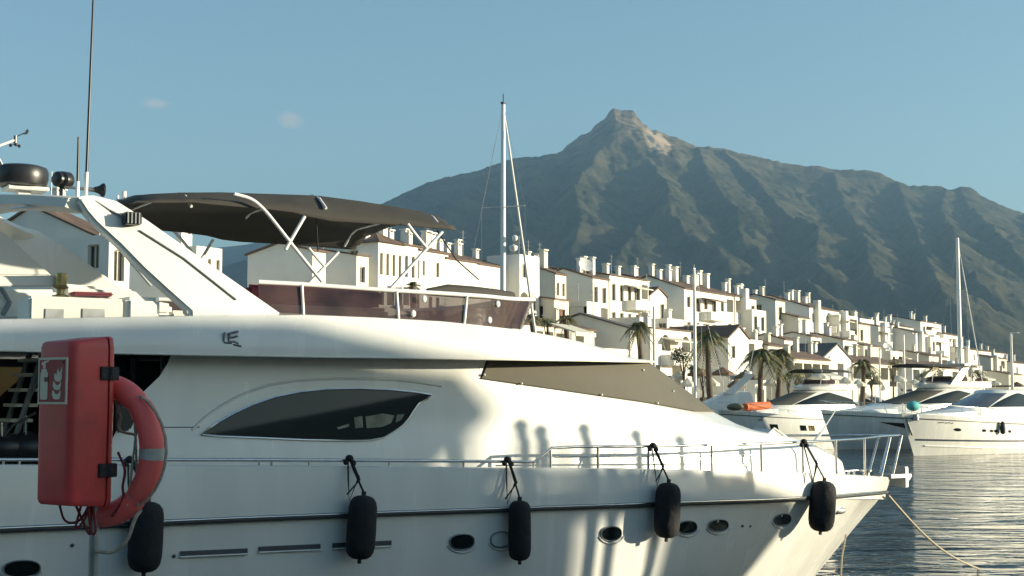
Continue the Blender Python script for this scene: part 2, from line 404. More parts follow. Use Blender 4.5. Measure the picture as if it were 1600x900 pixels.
# nothing in front may rise over the crest as seen from the harbour
lim = EYE + (crest_z(PX) - EYE) * YY / YC + 2 - 25 * fade
Z = np.where(FR & (YY < YC - 30), np.minimum(Z, lim), Z)
Z = np.maximum(Z, -8)
Z[0, :] = -8
mb = MB()
mb.grid([[(XX[i, j], YY[i, j], Z[i, j]) for j in range(Z.shape[1])] for i in range(Z.shape[0])])
def mount_mat(seed, rocky):
    m = bpy.data.materials.new('mountain scrub and limestone'); m.use_nodes = True; t = m.node_tree; b = t.nodes['Principled BSDF']
    b.inputs['Roughness'].default_value = 1; b.inputs['Specular IOR Level'].default_value = 0.05
    tc = t.nodes.new('ShaderNodeTexCoord'); g = t.nodes.new('ShaderNodeNewGeometry')
    def nz(sc, det=8, rgh=0.6):
        n = t.nodes.new('ShaderNodeTexNoise'); n.inputs['Scale'].default_value = sc; n.inputs['Detail'].default_value = det; n.inputs['Roughness'].default_value = rgh
        t.links.new(tc.outputs['Object'], n.inputs['Vector']); return n
    def ramp(src, p0, p1, c0, c1):
        r = t.nodes.new('ShaderNodeValToRGB'); r.color_ramp.elements[0].position = p0; r.color_ramp.elements[1].position = p1
        r.color_ramp.elements[0].color = (*c0, 1); r.color_ramp.elements[1].color = (*c1, 1); t.links.new(src, r.inputs[0]); return r
    base = ramp(nz(0.006).outputs[0], 0.40, 0.62, (0.022, 0.030, 0.015), (0.105, 0.092, 0.050))
    speck = ramp(nz(0.05, 4).outputs[0], 0.40, 0.66, (0, 0, 0), (1, 1, 1))
    mx = t.nodes.new('ShaderNodeMix'); mx.data_type = 'RGBA'; mx.inputs[7].default_value = (0.19, 0.16, 0.10, 1)
    ma = t.nodes.new('ShaderNodeMath'); ma.operation = 'MULTIPLY'; ma.inputs[1].default_value = 0.33
    t.links.new(speck.outputs[0], ma.inputs[0]); t.links.new(ma.outputs[0], mx.inputs[0]); t.links.new(base.outputs[0], mx.inputs[6])
    # bare limestone high up and on the steepest faces
    sx = t.nodes.new('ShaderNodeSeparateXYZ'); t.links.new(tc.outputs['Object'], sx.inputs[0])
    hz = t.nodes.new('ShaderNodeMapRange'); hz.inputs[1].default_value = 880; hz.inputs[2].default_value = 1180; t.links.new(sx.outputs['Z'], hz.inputs[0])
    rk = ramp(nz(0.014, 6).outputs[0], 0.42, 0.60, (0, 0, 0), (1, 1, 1))
    mm = t.nodes.new('ShaderNodeMath'); mm.operation = 'MULTIPLY'; t.links.new(hz.outputs[0], mm.inputs[0]); t.links.new(rk.outputs[0], mm.inputs[1])
    mx2 = t.nodes.new('ShaderNodeMix'); mx2.data_type = 'RGBA'; mx2.inputs[7].default_value = (0.30, 0.22, 0.15, 1)
    mm2 = t.nodes.new('ShaderNodeMath'); mm2.operation = 'MULTIPLY'; mm2.inputs[1].default_value = rocky
    t.links.new(mm.outputs[0], mm2.inputs[0]); t.links.new(mm2.outputs[0], mx2.inputs[0]); t.links.new(mx.outputs[2], mx2.inputs[6])
    # the pale cliff right of the summit: bare rock with its own ragged outline
    cl = at(1019, 232, 6050.0)
    su = t.nodes.new('ShaderNodeVectorMath'); su.operation = 'SUBTRACT'; su.inputs[1].default_value = cl; t.links.new(tc.outputs['Object'], su.inputs[0])
    dvd = t.nodes.new('ShaderNodeVectorMath'); dvd.operation = 'DIVIDE'; dvd.inputs[1].default_value = (62, 900, 110); t.links.new(su.outputs[0], dvd.inputs[0])
    le = t.nodes.new('ShaderNodeVectorMath'); le.operation = 'LENGTH'; t.links.new(dvd.outputs[0], le.inputs[0])
    an = t.nodes.new('ShaderNodeMath'); an.operation = 'ADD'; t.links.new(le.outputs['Value'], an.inputs[0]); t.links.new(nz(0.022, 6).outputs[0], an.inputs[1])
    cm = t.nodes.new('ShaderNodeMapRange'); cm.inputs[1].default_value = 1.25; cm.inputs[2].default_value = 1.55; cm.inputs[3].default_value = 1; cm.inputs[4].default_value = 0; t.links.new(an.outputs[0], cm.inputs[0])
    mx3 = t.nodes.new('ShaderNodeMix'); mx3.data_type = 'RGBA'; mx3.inputs[7].default_value = (0.60, 0.44, 0.28, 1)
    t.links.new(cm.outputs[0], mx3.inputs[0]); t.links.new(mx2.outputs[2], mx3.inputs[6])
    t.links.new(mx3.outputs[2], b.inputs['Base Color'])
    bp = t.nodes.new('ShaderNodeBump'); bp.inputs['Strength'].default_value = 0.4; bp.inputs['Distance'].default_value = 14
    t.links.new(nz(0.02, 8, 0.65).outputs[0], bp.inputs['Height']); t.links.new(bp.outputs[0], b.inputs['Normal'])
    return m
MM = mount_mat(1, 0.85)
tag(mb.build('mountain', MM, smooth=80), kind='structure')
# lower, farther ridge at the left
FAR = [(-1200,480),(-300,455),(100,430),(250,405),(330,388),(380,383),(400,379),(420,376),(445,366),(458,360),(470,358),(480,361),(495,368),(520,380),(600,410),(800,470),(1100,520)]
YF = 9500.0
mb = MB(); rows = []
fx = np.arange(-1200, 1100, 14.0)
for t in np.linspace(0, 1, 30):
    row = []
    for px in fx:
        p = at(px, interp(px, [a for a, _ in FAR], [b for _, b in FAR]), YF)
        Y = YF - 2600 * (1 - t); z = p.z * t ** 1.2
        nn = noise.fractal(Vector((px / 60, Y / 700, 2)), 0.9, 2, 5) * 70 * math.sin(math.pi * t)
        row.append((p.x * Y / YF, Y, z + nn - (8 if t == 0 else 0)))
    rows.append(row)
for t in (0.3, 0.7, 1.2):
    rows.append([(x * 1.02, y + 1600 * t, z * (1 - 0.7 * t)) for x, y, z in rows[29]])
mb.grid(rows)
tag(mb.build('distant_hill', MM, smooth=80), kind='structure')

# the air between the harbour and the mountains
hz = MB(); hz.box((-9000, -90, -5), (9500, 12600, 1750))
hm = bpy.data.materials.new('haze'); hm.use_nodes = True; t = hm.node_tree
for nd in list(t.nodes): t.nodes.remove(nd)
vo = t.nodes.new('ShaderNodeVolumePrincipled'); ou = t.nodes.new('ShaderNodeOutputMaterial')
vo.inputs['Color'].default_value = (0.43, 0.72, 1.0, 1); vo.inputs['Density'].default_value = 8.0e-5; vo.inputs['Anisotropy'].default_value = 0.2
t.links.new(vo.outputs[0], ou.inputs['Volume'])
tag(hz.build('haze', hm), kind='stuff')
# ================================================================== THE NEAR YACHT
# local frame: x towards the bow, y to port, z up from the water; v = -y is outboard on the side we see
YD = Vector((0.836, 0.543, 0)).normalized(); YN = Vector((YD.y, -YD.x, 0)); YC0 = Vector((0.96, 22.5, 0))
def yw(u, v, z): return YC0 + YD * u + YN * v + Vector((0, 0, z))
def project(P):
    q = P - Vector((0, 0, EYE)); f = q.y * _cp + q.z * _sp; h = -q.y * _sp + q.z * _cp
    return 800 + F * q.x / f, 450 - F * h / f
def yq(px, py, v):
    r = ray(px, py); o = Vector((0, 0, EYE)) - YC0
    k = (v - o.dot(YN)) / r.dot(YN); p = Vector((0, 0, EYE)) + r * k
    return (p - YC0).dot(YD), p.z
def L(u, v, z): return Vector((u, -v, z))
def yp(px, py, v):
    u, z = yq(px, py, v); return L(u, v, z)
def w_on(u, v, curve):
    z = 3.5
    for _ in range(12):
        px, py = project(yw(u, v, z)); t = interp(px, [c[0] for c in curve], [c[1] for c in curve])
        z += (py - t) * ((yw(u, v, z).y) / F)
    return z
def plan(us, vs, ue, s, n=2.3):
    a = s * math.pi / 2
    return us + (ue - us) * math.sin(a) ** (2 / n), vs * max(0.0, math.cos(a)) ** (2 / n)

SHEER = [(-700,724),(0,727),(500,730),(1000,733),(1200,738),(1300,741),(1390,746)]
STRAKE = [(-700,858),(0,828),(250,817),(500,806),(800,796),(1000,789),(1200,782),(1300,776),(1385,769)]
def half_b(u, ue, B=2.4, u0=0.0, p=2.3):
    return B if u <= u0 else B * max(0.0, 1 - ((u - u0) / (ue - u0)) ** p)
UA = -12.5
SS = [0, .1, .2, .3, .4, .5, .58, .65, .70, .74, .78, .81, .84, .865, .89, .91, .93, .945, .96, .975, .987, 1.0]
def hull_row(ue, B, u0, p, wf):
    out = []
    for s in SS:
        u = UA + (ue - UA) * s; v = half_b(u, ue, B, u0, p); out.append((u, v, wf(u, v)))
    return out
r_sheer = hull_row(7.27, 2.40, 0.0, 2.3, lambda u, v: w_on(u, v, SHEER))
r_strk = hull_row(7.14, 2.43, -0.1, 2.25, lambda u, v: w_on(u, v, STRAKE))
def w_strake(u): return interp(u, [r[0] for r in r_strk], [r[2] for r in r_strk])
def w_sheer(u): return interp(u, [r[0] for r in r_sheer], [r[2] for r in r_sheer])
def low(k):   # k 0 at the strake, 1 at the keel line
    ue = 7.10 - 2.75 * k; B = 2.40 - 0.05 * k - 0.38 * k ** 3; u0 = -0.2 - 2.6 * k; p = 2.2 - 0.55 * k
    return hull_row(ue, B, u0, p, lambda u, v: lerp(w_strake(u) - 0.02, -0.35, k))
rows = [r_sheer, [(a[0], a[1] + 0.012, lerp(a[2], b[2], .5)) for a, b in zip([(lerp(x[0], y[0], .5), lerp(x[1], y[1], .5), x[2]) for x, y in zip(r_sheer, r_strk)], r_strk)], r_strk] + [low(k) for k in (0.0, .2, .4, .6, .8, 1.0)]
HR = rows
def hull_v(u, z):
    prev = None
    for r in HR:
        zz = interp(u, [q[0] for q in r], [q[2] for q in r]); vv = interp(u, [q[0] for q in r], [q[1] for q in r])
        if prev is not None and zz <= z <= prev[0] + 1e-9:
            t = (z - zz) / max(1e-6, prev[0] - zz); return lerp(vv, prev[1], t)
        prev = (zz, vv)
    return prev[1]
def on_hull(px, py, off=0.0):
    v = 2.4
    for _ in range(8):
        u, z = yq(px, py, v); v = hull_v(u, z) + off
    return u, v, z

yacht = empty('motor_yacht', YC0, math.atan2(YD.y, YD.x))
tag(yacht, 'large white flybridge motor yacht with charcoal bimini filling the foreground', 'yacht', 'moored boats')
hull = MB()
for sg in (1, -1):
    hull.grid([[L(u, v * sg, z) for u, v, z in r] for r in rows])
a = [L(r[0][0], r[0][1], r[0][2]) for r in rows]; b = [L(r[0][0], -r[0][1], r[0][2]) for r in rows]
hull.grid([a, b])
# bulwark cap and inner face
for sg in (1, -1):
    hull.grid([[L(u, v * sg, z) for u, v, z in r_sheer], [L(u - (0.02 if v < .3 else 0), max(0, v - 0.04) * sg, z + 0.012) for u, v, z in r_sheer],
               [L(u - (0.1 if v < .3 else 0), max(0, v - 0.10) * sg, z) for u, v, z in r_sheer], [L(u - (0.15 if v < .3 else 0), max(0, v - 0.12) * sg, z - 0.4) for u, v, z in r_sheer]])
hull_o = hull.build('hull', M['gel'], yacht, smooth=35)
dk = MB(); dk.grid([[L(u, max(0, v - 0.11) * sg, z - 0.36) for u, v, z in r_sheer] for sg in (1, -1)])
dk.build('deck', M['deck'], yacht)
for sg in (1, -1):
    mb = MB(); mb.tube([L(u + 0.01, v * sg + 0.012 * sg, z) for u, v, z in r_strk], 0.036, 8)
    mb.build('rub_rail', M['strake'], yacht, smooth=60)
    mb = MB(); mb.tube([L(u + 0.015, v * sg + 0.046 * sg, z + 0.02) for u, v, z in r_strk], 0.012, 6)
    mb.build('rub_rail_trim', M['steel'], yacht, smooth=60)
    mb = MB(); mb.grid([[L(u, (v + .006) * sg, z) for u, v, z in low(.86)], [L(u, (v + .006) * sg, z) for u, v, z in low(.93)]])
    mb.build('waterline_stripe', M['boot'], yacht)

# ---- deckhouse and foredeck trunk
SCR_B = [(600,585),(748,592),(1000,628),(1085,643)]
def side_v(z): return lerp(1.88, 1.72, (z - 2.3) / 1.85)
NS = 18
def fore(us, vs, ue, wside, wcen, n=2.3, pw=1.0, fn=None):
    out = []
    for i in range(NS + 1):
        s = i / NS; u, v = plan(us, vs, ue, s, n)
        q = (u - us) / (ue - us)
        z = fn(u, v) if fn else lerp(wside, wcen, q ** pw)
        out.append((u, v, z))
    return out
US = -2.8
scr_b = fore(US, 1.735, 2.62, 0, 0, 2.3, fn=lambda u, v: w_on(u, v, SCR_B))
scr_t = fore(US + 0.16, 1.70, 1.18, 4.14, 4.17, 2.3)
wA = scr_b[0][2]; wB = 3.03
mids = [(0.10, 3.2, 3.10), (0.25, 3.79, 2.94), (0.60, 4.87, 2.80), (1.0, 5.62, 2.50)]
trunk = [scr_b]
for k, ue, wc in mids:
    trunk.append(fore(US, lerp(1.735, side_v(wB), k), ue, lerp(wA, wB, k), wc, 2.3 - 0.1 * k, 1.0 + 0.9 * k))
trunk.append(fore(US, side_v(wB) + .015, 5.72, wB - 0.05, 2.42, 2.2, 1.9))
trunk.append(fore(US, side_v(wB) + .035, 6.02, 1.9, 1.7, 2.15, 1))
dh = MB()
for sg in (1, -1):
    dh.grid([[L(u, v * sg, z) for u, v, z in r] for r in trunk])
UD = -7.35
ua = [UD, -6.5, -5.5, -4.5, -3.6, US]
for sg in (1, -1):
    hs = [4.2, 4.0, wA, lerp(wA, wB, .25), lerp(wA, wB, .6), wB, wB - .05, 1.9]
    vs = [1.71, 1.72, 1.735, lerp(1.735, side_v(wB), .25), lerp(1.735, side_v(wB), .6), side_v(wB), side_v(wB) + .015, side_v(wB) + .035]
    cut = [0.18, 0.10, 0.0, -0.22, -0.45, -0.62, -0.7, -0.8]      # raked aft edge
    dh.grid([[L(uu + (-cut[i] * 0 if j else cut[i] * 1.0 - 0.0), vs[i] * sg, hs[i]) for j, uu in enumerate(ua)] for i in range(len(hs))])
    # triangle behind the screen up to the brow
    dh.grid([[L(US, 1.735 * sg, wA), L(US + .001, 1.735 * sg, wA)], [L(US, 1.71 * sg, 4.2), L(US + .16, 1.70 * sg, 4.2)]])
dh.build('deckhouse', M['gel'], yacht, smooth=40)
cv = MB()
for sg in (1, -1):
    rws = []
    for k in (0, .2, .4, .6, .8, 1):
        pass
        rws.append([L(lerp(scr_b[0][0], scr_t[0][0], k), (lerp(scr_b[0][1], scr_t[0][1], k) - .03) * sg, lerp(scr_b[0][2], scr_t[0][2], k))] + [L(lerp(a[0], b[0], k) + .012, (lerp(a[1], b[1], k) + (.012 + .02 * math.sin(math.pi * k))) * sg if a[1] > 1e-6 else 0, lerp(a[2], b[2], k)) for a, b in zip(scr_b, scr_t)])
    cv.grid(rws)
cover = cv.build('windscreen_cover', M['cover'], yacht, smooth=60)
for px, py in ((757,586),(815,596),(862,558.5),(930,559.5),(940,617),(1030,629),(1000,578),(1047,610)):
    s = min(range(NS + 1), key=lambda i: abs(project(yw(*scr_b[i]))[0] - px))
    mb = MB(); near = min(((abs(project(yw(lerp(a[0],b[0],k), lerp(a[1],b[1],k)+.03, lerp(a[2],b[2],k)))[0]-px) + abs(project(yw(lerp(a[0],b[0],k), lerp(a[1],b[1],k)+.03, lerp(a[2],b[2],k)))[1]-py), a, b, k) for a, b in zip(scr_b, scr_t) for k in (.04,.2,.4,.6,.8,.94)), key=lambda q: q[0])
    _, a, b, k = near
    mb.sphere(L(lerp(a[0],b[0],k)+.02, lerp(a[1],b[1],k)+.04, lerp(a[2],b[2],k)), 0.018, 8, 5); mb.build('snap_fastener', M['alu'], cover, smooth=60)
# windscreen pillar strip at the front edge and wiper
mb = MB(); mb.tube([L(*(lambda q: (q[0]+.03, q[1]*-1, q[2]))((a[0], a[1], a[2]))) for a in scr_b[-4:]], 0.02, 6); mb.build('screen_trim', M['steel'], yacht)

# side window
def on_side(px, py, off):
    v = 1.8
    for _ in range(8):
        u, z = yq(px, py, v); v = interp(z, [1.9, wB - .05, wB, wA, 4.0, 4.2], [side_v(wB) + .035, side_v(wB) + .015, side_v(wB), 1.735, 1.72, 1.71]) + off
    return L(u, v, z)
WIN = [(315,679),(324,671),(342,659),(365,646),(395,632),(430,620),(470,612),(510,608),(560,607),(610,609),(650,613),(674,617),(668,623),(654,630),(646,641),(638,654),(628,665),(614,675),(598,684),(575,688),(540,688.5),(480,687),(400,683.5),(340,681)]
for sg in (1, -1):
    P = [on_side(x, y, 0.012) for x, y in WIN]
    if sg < 0: P = [Vector((p.x, -p.y, p.z)) for p in P]
    mb = MB(); mb.prism(P, Vector((0, -0.02 * sg, 0)) * -1); wn = mb.build('side_window', M['glass'], yacht)
    mb = MB(); mb.tube([p + Vector((0, -0.006 * sg, 0)) for p in P], 0.013, 6, closed=True); mb.build('window_trim', M['steel'], wn, smooth=60)
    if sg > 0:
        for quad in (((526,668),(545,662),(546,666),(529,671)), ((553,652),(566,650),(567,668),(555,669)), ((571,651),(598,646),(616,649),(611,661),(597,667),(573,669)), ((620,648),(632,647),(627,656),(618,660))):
            mb = MB(); mb.prism([on_side(x, y, .013) for x, y in quad], (0, -.004, 0)); mb.build('painted_light', M['painted_light'], wn)  # pale patches painting the bright light seen in the side window
# raised moulding over the window
mb = MB(); mb.tube(smooth_poly([on_side(x, y, 0.0) for x, y in ((300,672),(330,645),(380,616),(440,598),(520,592),(620,594),(690,603))], 5), 0.018, 8); mb.build('window_moulding', M['gel'], yacht, smooth=60)

# cover seams and the groove beside the window
for k0, k1, fr in ((0.0, 1.0, .86),):
    i = int(fr * NS); a, b = scr_b[i], scr_t[i]
    mb = MB(); mb.tube([L(lerp(a[0], b[0], k) + .016, lerp(a[1], b[1], k) + .016 + .02 * math.sin(math.pi * k), lerp(a[2], b[2], k)) for k in np.linspace(.02, .98, 6)], .006, 5); mb.build('cover_seam', M['cover'], cover)
for row, nm in ((scr_b, 'cover_hem'), (scr_t, 'cover_hem')):
    mb = MB(); mb.tube([L(u + .014, v + .016, z + (.012 if row is scr_b else -.012)) for u, v, z in row], .009, 5); mb.build(nm, M['cover'], cover)
mb = MB(); mb.tube([on_side(x, 667.5, .002) for x in (247, 270, 312)], .006, 5); mb.build('side_groove', M['strake'], yacht)

# ---- flybridge overhang and coaming
FB_B = [(-800,528),(0,546),(300,553),(560,557),(760,560),(900,562),(1000,564)]
FB_T = [(-800,508),(0,500),(300,494),(440,491),(560,495),(700,503),(800,514),(860,524),(900,532),(950,546),(975,556),(1000,562)]
def fly_row(v, ue, curve, dz=0.0, us=-3.6, n=2.2):
    out = [(u, v, None) for u in (-12.6, -10.5, -8.5, -7, -5.6, -4.6)]
    out += [plan(us, v, ue, i / 22, n) + (None,) for i in range(23)]
    return [(u, vv, w_on(u, vv, curve) + dz) for u, vv, _ in out]
fb = fly_row(2.20, 1.26, FB_B); ft = fly_row(2.08, 1.16, FB_T)
fm = [(lerp(a[0], b[0], .35) + .012, lerp(a[1], b[1], .35) + (.05 if a[1] > .05 else 0), lerp(a[2], b[2], .3)) for a, b in zip(fb, ft)]
fm2 = [(lerp(a[0], b[0], .75) + .008, lerp(a[1], b[1], .7) + (.035 if a[1] > .05 else 0), lerp(a[2], b[2], .72)) for a, b in zip(fb, ft)]
def inset(r, d, dz): return [(u - d * 0.7 * (u > -3), max(0.0, v - d), z + dz) for u, v, z in r]
fly = MB()
for sg in (1, -1):
    seq = [inset(fb, 0.75, 0.05), inset(fb, 0.06, -0.02), fb, fm, fm2, ft, inset(ft, 0.05, 0.01), inset(ft, 0.16, -0.02), inset(ft, 0.17, -0.16)]
    fly.grid([[L(u, v * sg, z) for u, v, z in r] for r in seq])
e = inset(fb, 0.75, 0.05); g = inset(ft, 0.17, -0.16)
for r in (e, g): fly.grid([[L(u, v, z) for u, v, z in r], [L(u, -v, z) for u, v, z in r]])
fly.build('flybridge', M['gel'], yacht, smooth=45)
mb = MB(); mb.tube([L(u, v + .01, z - .012) for u, v, z in fb if u < 1.2], 0.014, 6); mb.build('overhang_trim', M['gel2'], yacht, smooth=60)
# emblem on the coaming: two raised grey strokes groups
def fly_v(u, z): return 2.245
em = MB()
for seg in (((351,519),(350,526),(349,533)), ((349,535),(356,536),(362,536)), ((356,522),(362,520),(372,518)), ((356,528),(364,527),(371,525)), ((357,534),(366,534),(372,537)), ((360,520),(358,528),(357,535)), ((364,538),(372,540),(377,541))):
    em.tube([yp(x, y, 2.202) for x, y in seg], 0.014, 5)
em.build('emblem', M['mark'], yacht)

# ---- flybridge windscreen: four smoked panels between white posts
PB = [(300,484),(440,489),(600,497),(720,505),(790,513),(900,520)]; PT = [(300,436),(395,440),(470,444),(600,453),(700,459),(760,463),(798,467),(900,470)]
def scr_row(v, ue, curve): 
    out = [(u, v) for u in np.linspace(-6.15, -4.0, 12)] + [plan(-4.0, v, ue, i / 20, 2.6) for i in range(1, 21)]
    return [(u, vv, w_on(u, vv, curve)) for u, vv in out]
pb = scr_row(1.93, -1.45, PB); pt = scr_row(1.86, -1.18, PT)
def near_px(row, px): return min(range(len(row)), key=lambda i: abs(project(yw(*row[i]))[0] - px))
cuts = [0] + [near_px(pb, x) for x in (472, 613, 730)] + [len(pb) - 1]
for a, b in zip(cuts, cuts[1:]):
    for sg in (1, -1):
        mb = MB(); mb.grid([[L(u, v * sg, z) for u, v, z in pb[a:b+1]], [L(u, v * sg, z - .01) for u, v, z in pt[a:b+1]]])
        o = mb.build('windscreen_panel', M['smoked'], yacht, smooth=60)
for c in cuts[1:-1]:
    for sg in (1, -1):
        mb = MB(); mb.tube([L(pb[c][0], (pb[c][1] + .02) * sg, pb[c][2] - .05), L(pt[c][0], (pt[c][1] + .02) * sg, pt[c][2])], 0.022, 8); mb.build('screen_post', M['alu'], yacht, smooth=60)
mb = MB()
for sg in (1, -1): mb.tube([L(u, (v + .01) * sg, z) for u, v, z in pt], 0.030, 8)
mb.build('screen_top_rail', M['alu'], yacht, smooth=60)
mb = MB(); mb.tube([L(pb[-1][0] + .03, .22, pb[-1][2] - .03), L(pt[-1][0] + .03, .16, pt[-1][2])], 0.055, 8); mb.build('screen_corner_post', M['alu'], yacht, smooth=60)
for px, py in ((663,467),(646,490),(778,475),(765,500)):
    i = near_px(pb, px); mb = MB(); u, z = yq(px, py, pb[i][1] + .03); mb.sphere(L(u, pb[i][1] + .03, z), 0.04, 8, 6, (1, .4, 1.2)); mb.build('screen_clip', M['alu'], yacht, smooth=60)
# dark roll of canvas lashed inside the screen, helm hood, seats
mb = MB(); mb.tube([yp(x, y, vv) for x, y, vv in ((668,456,1.45),(700,454,1.4),(740,457,1.2),(775,460,1.0),(800,462,.6))], [0.05,.09,.09,.08,.06], 8); mb.build('rolled_canvas', M['canvas'], yacht, smooth=60)
mb = MB(); mb.prism([L(-3.4, -1.2, 4.4), L(-2.2, -1.2, 4.4), L(-2.2, -1.2, 4.9), L(-2.7, -1.2, 5.02), L(-3.4, -1.2, 4.95)], (0, 1.6, 0)); mb.build('helm_console', M['gel2'], yacht, bevel=0.05)
mb = MB(); mb.box((-6.3, -1.7, 4.4), (-4.2, -1.05, 4.78)); mb.box((-6.3, 0.9, 4.4), (-3.9, 1.7, 4.82)); mb.build('flybridge_seat', M['gel2'], yacht, bevel=0.05)
mb = MB(); mb.box((-6.2, -1.7, 4.79), (-4.3, -1.55, 5.02)); mb.box((-6.2, -1.52, 4.79), (-4.3, -1.1, 4.88)); mb.build('seat_cushion', M['cushion'], yacht, bevel=0.04)

# ---- radar arch
LEG = [(125,309),(133,304),(152,303),(188,312),(232,340),(300,389),(372,441),(442,491),(440,500),(298,500),(297,487),(262,455),(225,420),(190,383),(152,347),(138,330)]
for sg in (1, -1):
    mb = MB(); P = [yp(x, y, 2.0) for x, y in LEG]
    P = [Vector((p.x, (p.y + lerp(0, .12, min(1, max(0, (p.z - 4.6) / 1.4)))) * sg, p.z)) for p in P]
    mb.prism(P, Vector((0, 0.22 * sg, 0)))
    o = mb.build('arch_leg', M['gel'], yacht, bevel=0.035, smooth=50)
    mb = MB(); G = [yp(x, y, 2.012) for x, y in ((222,359),(290,403),(370,468))]; mb.tube([Vector((p.x, (p.y + lerp(0, .12, min(1, max(0, (p.z - 4.6) / 1.4)))) * sg, p.z)) for p in G], 0.012, 6); mb.build('arch_groove', M['galv'], o)
bm_ = MB(); rws = []
for i in range(17):
    t = i / 16; v = lerp(1.78, -1.78, t); cr = 0.10 * (1 - abs(2*t-1)**3); sw = -0.95 * (1 - (2*t-1)**2)
    u0, z0 = yq(128, 318, 1.74); u0 -= .05
    sec = [(-.16, -.06), (-.12, .05), (.10, .07), (.42, .03), (.50, -.05), (.42, -.10), (.1, -.13)]
    rws.append([L(u0 + sw + a, v, z0 + cr + b) for a, b in sec])
ix = bm_.grid(rws, close_u=True); bm_.f.append(ix[0][::-1]); bm_.f.append(ix[-1])
bm_.build('arch_beam', M['gel2'], yacht, smooth=40)
AZ = yq(128, 318, 1.74)
# floodlight on the arch leg
u, z = yq(206, 343, 1.95)
fl = MB(); fl.box((u - .11, -2.06, z - .07), (u + .09, -1.90, z + .08)); fl = fl.build('floodlight', M['black'], yacht, bevel=0.015)
mb = MB()
for k in range(4): mb.box((u - .09 + .045 * k, -2.075, z - .06), (u - .075 + .045 * k, -2.061, z + .07))
mb.build('floodlight_grille', M['galv'], fl)
mb = MB(); mb.tube([L(u - .10, 1.95, z + .02), L(u - .25, 1.9, z + .10), L(u - .42, 1.88, z + .2)], 0.012, 6); mb.build('floodlight_cable', M['galv'], fl)
# radar dome on its bracket
u, z = yq(32, 292, -0.25)
rd = MB(); rd.lathe([(.28,0),(.325,.02),(.345,.10),(.345,.20),(.325,.245),(.25,.27),(.02,.28)], 28, Matrix.Translation(L(u, -.25, z))); rd = rd.build('radar_dome', M['black'], yacht, smooth=40)
mb = MB(); mb.box((u - .2, .05, z - .055), (u + .32, .45, z - .005)); mb.box((u - .05, .18, z - .30), (u + .12, .34, z - .055)); mb.build('radar_bracket', M['alu'], rd, bevel=.01)
mb = MB(); mb.tube([yp(-20, 215, -.1), yp(2, 255, -.1), yp(8, 280, -.1), yp(22, 295, -.1)], 0.022, 8); mb.build('radar_guard', M['steel'], rd, smooth=60)
# wind sensor on its white arm
ws = MB(); ws.tube([yp(-25, 236, 0.1), yp(22, 219, 0.1)], 0.020, 8); ws = ws.build('wind_sensor', M['alu'], yacht, smooth=60)
mb = MB(); c = yp(24, 218, 0.1); mb.tube([c + Vector((0,0,-.06)), c + Vector((0,0,.05))], 0.02, 8); mb.tube([c + Vector((0,0,.03)), c + Vector((.10, -.02, .09))], .006, 5)
for k in range(3):
    a = k * 2.1 + .4; q = c + Vector((.06 * math.cos(a), .06 * math.sin(a), -.075)); mb.tube([c + Vector((0,0,-.06)), q], .005, 5); mb.sphere(q, .022, 8, 6)
mb.prism([c + Vector((.09, -.02, .07)), c + Vector((.14, -.02, .15)), c + Vector((.16, -.02, .12)), c + Vector((.14, -.02, .08))], (0, .012, 0))
mb.build('vane_and_cups', M['black'], ws)
# searchlight, horn, aerials
u, z = yq(97, 300, 1.15)
sl = MB(); mt = Matrix.Translation(L(u, 1.15, z + .13)) @ Matrix.Rotation(R(90), 4, 'X') @ Matrix.Rotation(R(20), 4, 'Z')
sl.lathe([(.06,-.11),(.09,-.09),(.105,0),(.105,.09),(.09,.11)], 18, Matrix.Translation(L(u, 1.15, z + .15)) @ Matrix.Rotation(R(25), 4, 'Z') @ Matrix.Rotation(R(90), 4, 'Y')); sl = sl.build('searchlight', M['black'], yacht, smooth=40)
mb = MB(); mb.tube([L(u, 1.15, z - .1), L(u, 1.15, z + .08)], .035, 8); mb.build('searchlight_foot', M['black'], sl)
hn = MB(); hn.tube([yp(100, 292, 1.2), yp(122, 294, 1.25), yp(150, 297, 1.3)], [.012, .018, .03], 8)
hn = hn.build('horn', M['galv'], yacht, smooth=60)
mb = MB(); mb.lathe([(.03,0),(.05,.06),(.085,.10),(.085,.12),(.06,.125)], 16, Matrix.Translation(yp(147, 296, 1.3)) @ Matrix.Rotation(R(90), 4, 'Y')); mb.build('horn_trumpet', M['black'], hn, smooth=40)
for pa, pb_, r0 in (((134,303),(148.5,-70),.018), ((121,303),(122.5,214),.017)):
    aa = MB(); P0 = yp(*pa, 1.4); P1 = yp(*pb_, 1.4); aa.tube([lerp(P0, P1, .08 if r0 == .018 else .2), P1], [r0, r0 * .7], 8); aa = aa.build('aerial', M['black'], yacht, smooth=60)
    mb = MB(); mb.tube([P0 - Vector((0,0,.12)), lerp(P0, P1, .09 if r0 == .018 else .22)], .024, 8); mb.build('aerial_base', M['alu'], aa, smooth=60)
# small aerial stubs behind the bimini
mb = MB(); mb.tube([yp(194, 312, .6), yp(194, 299, .6)], .03, 8); mb.tube([yp(184, 315, .6), yp(184, 305, .6)], .015, 8); mb.build('aerial_stub', M['alu'], yacht)

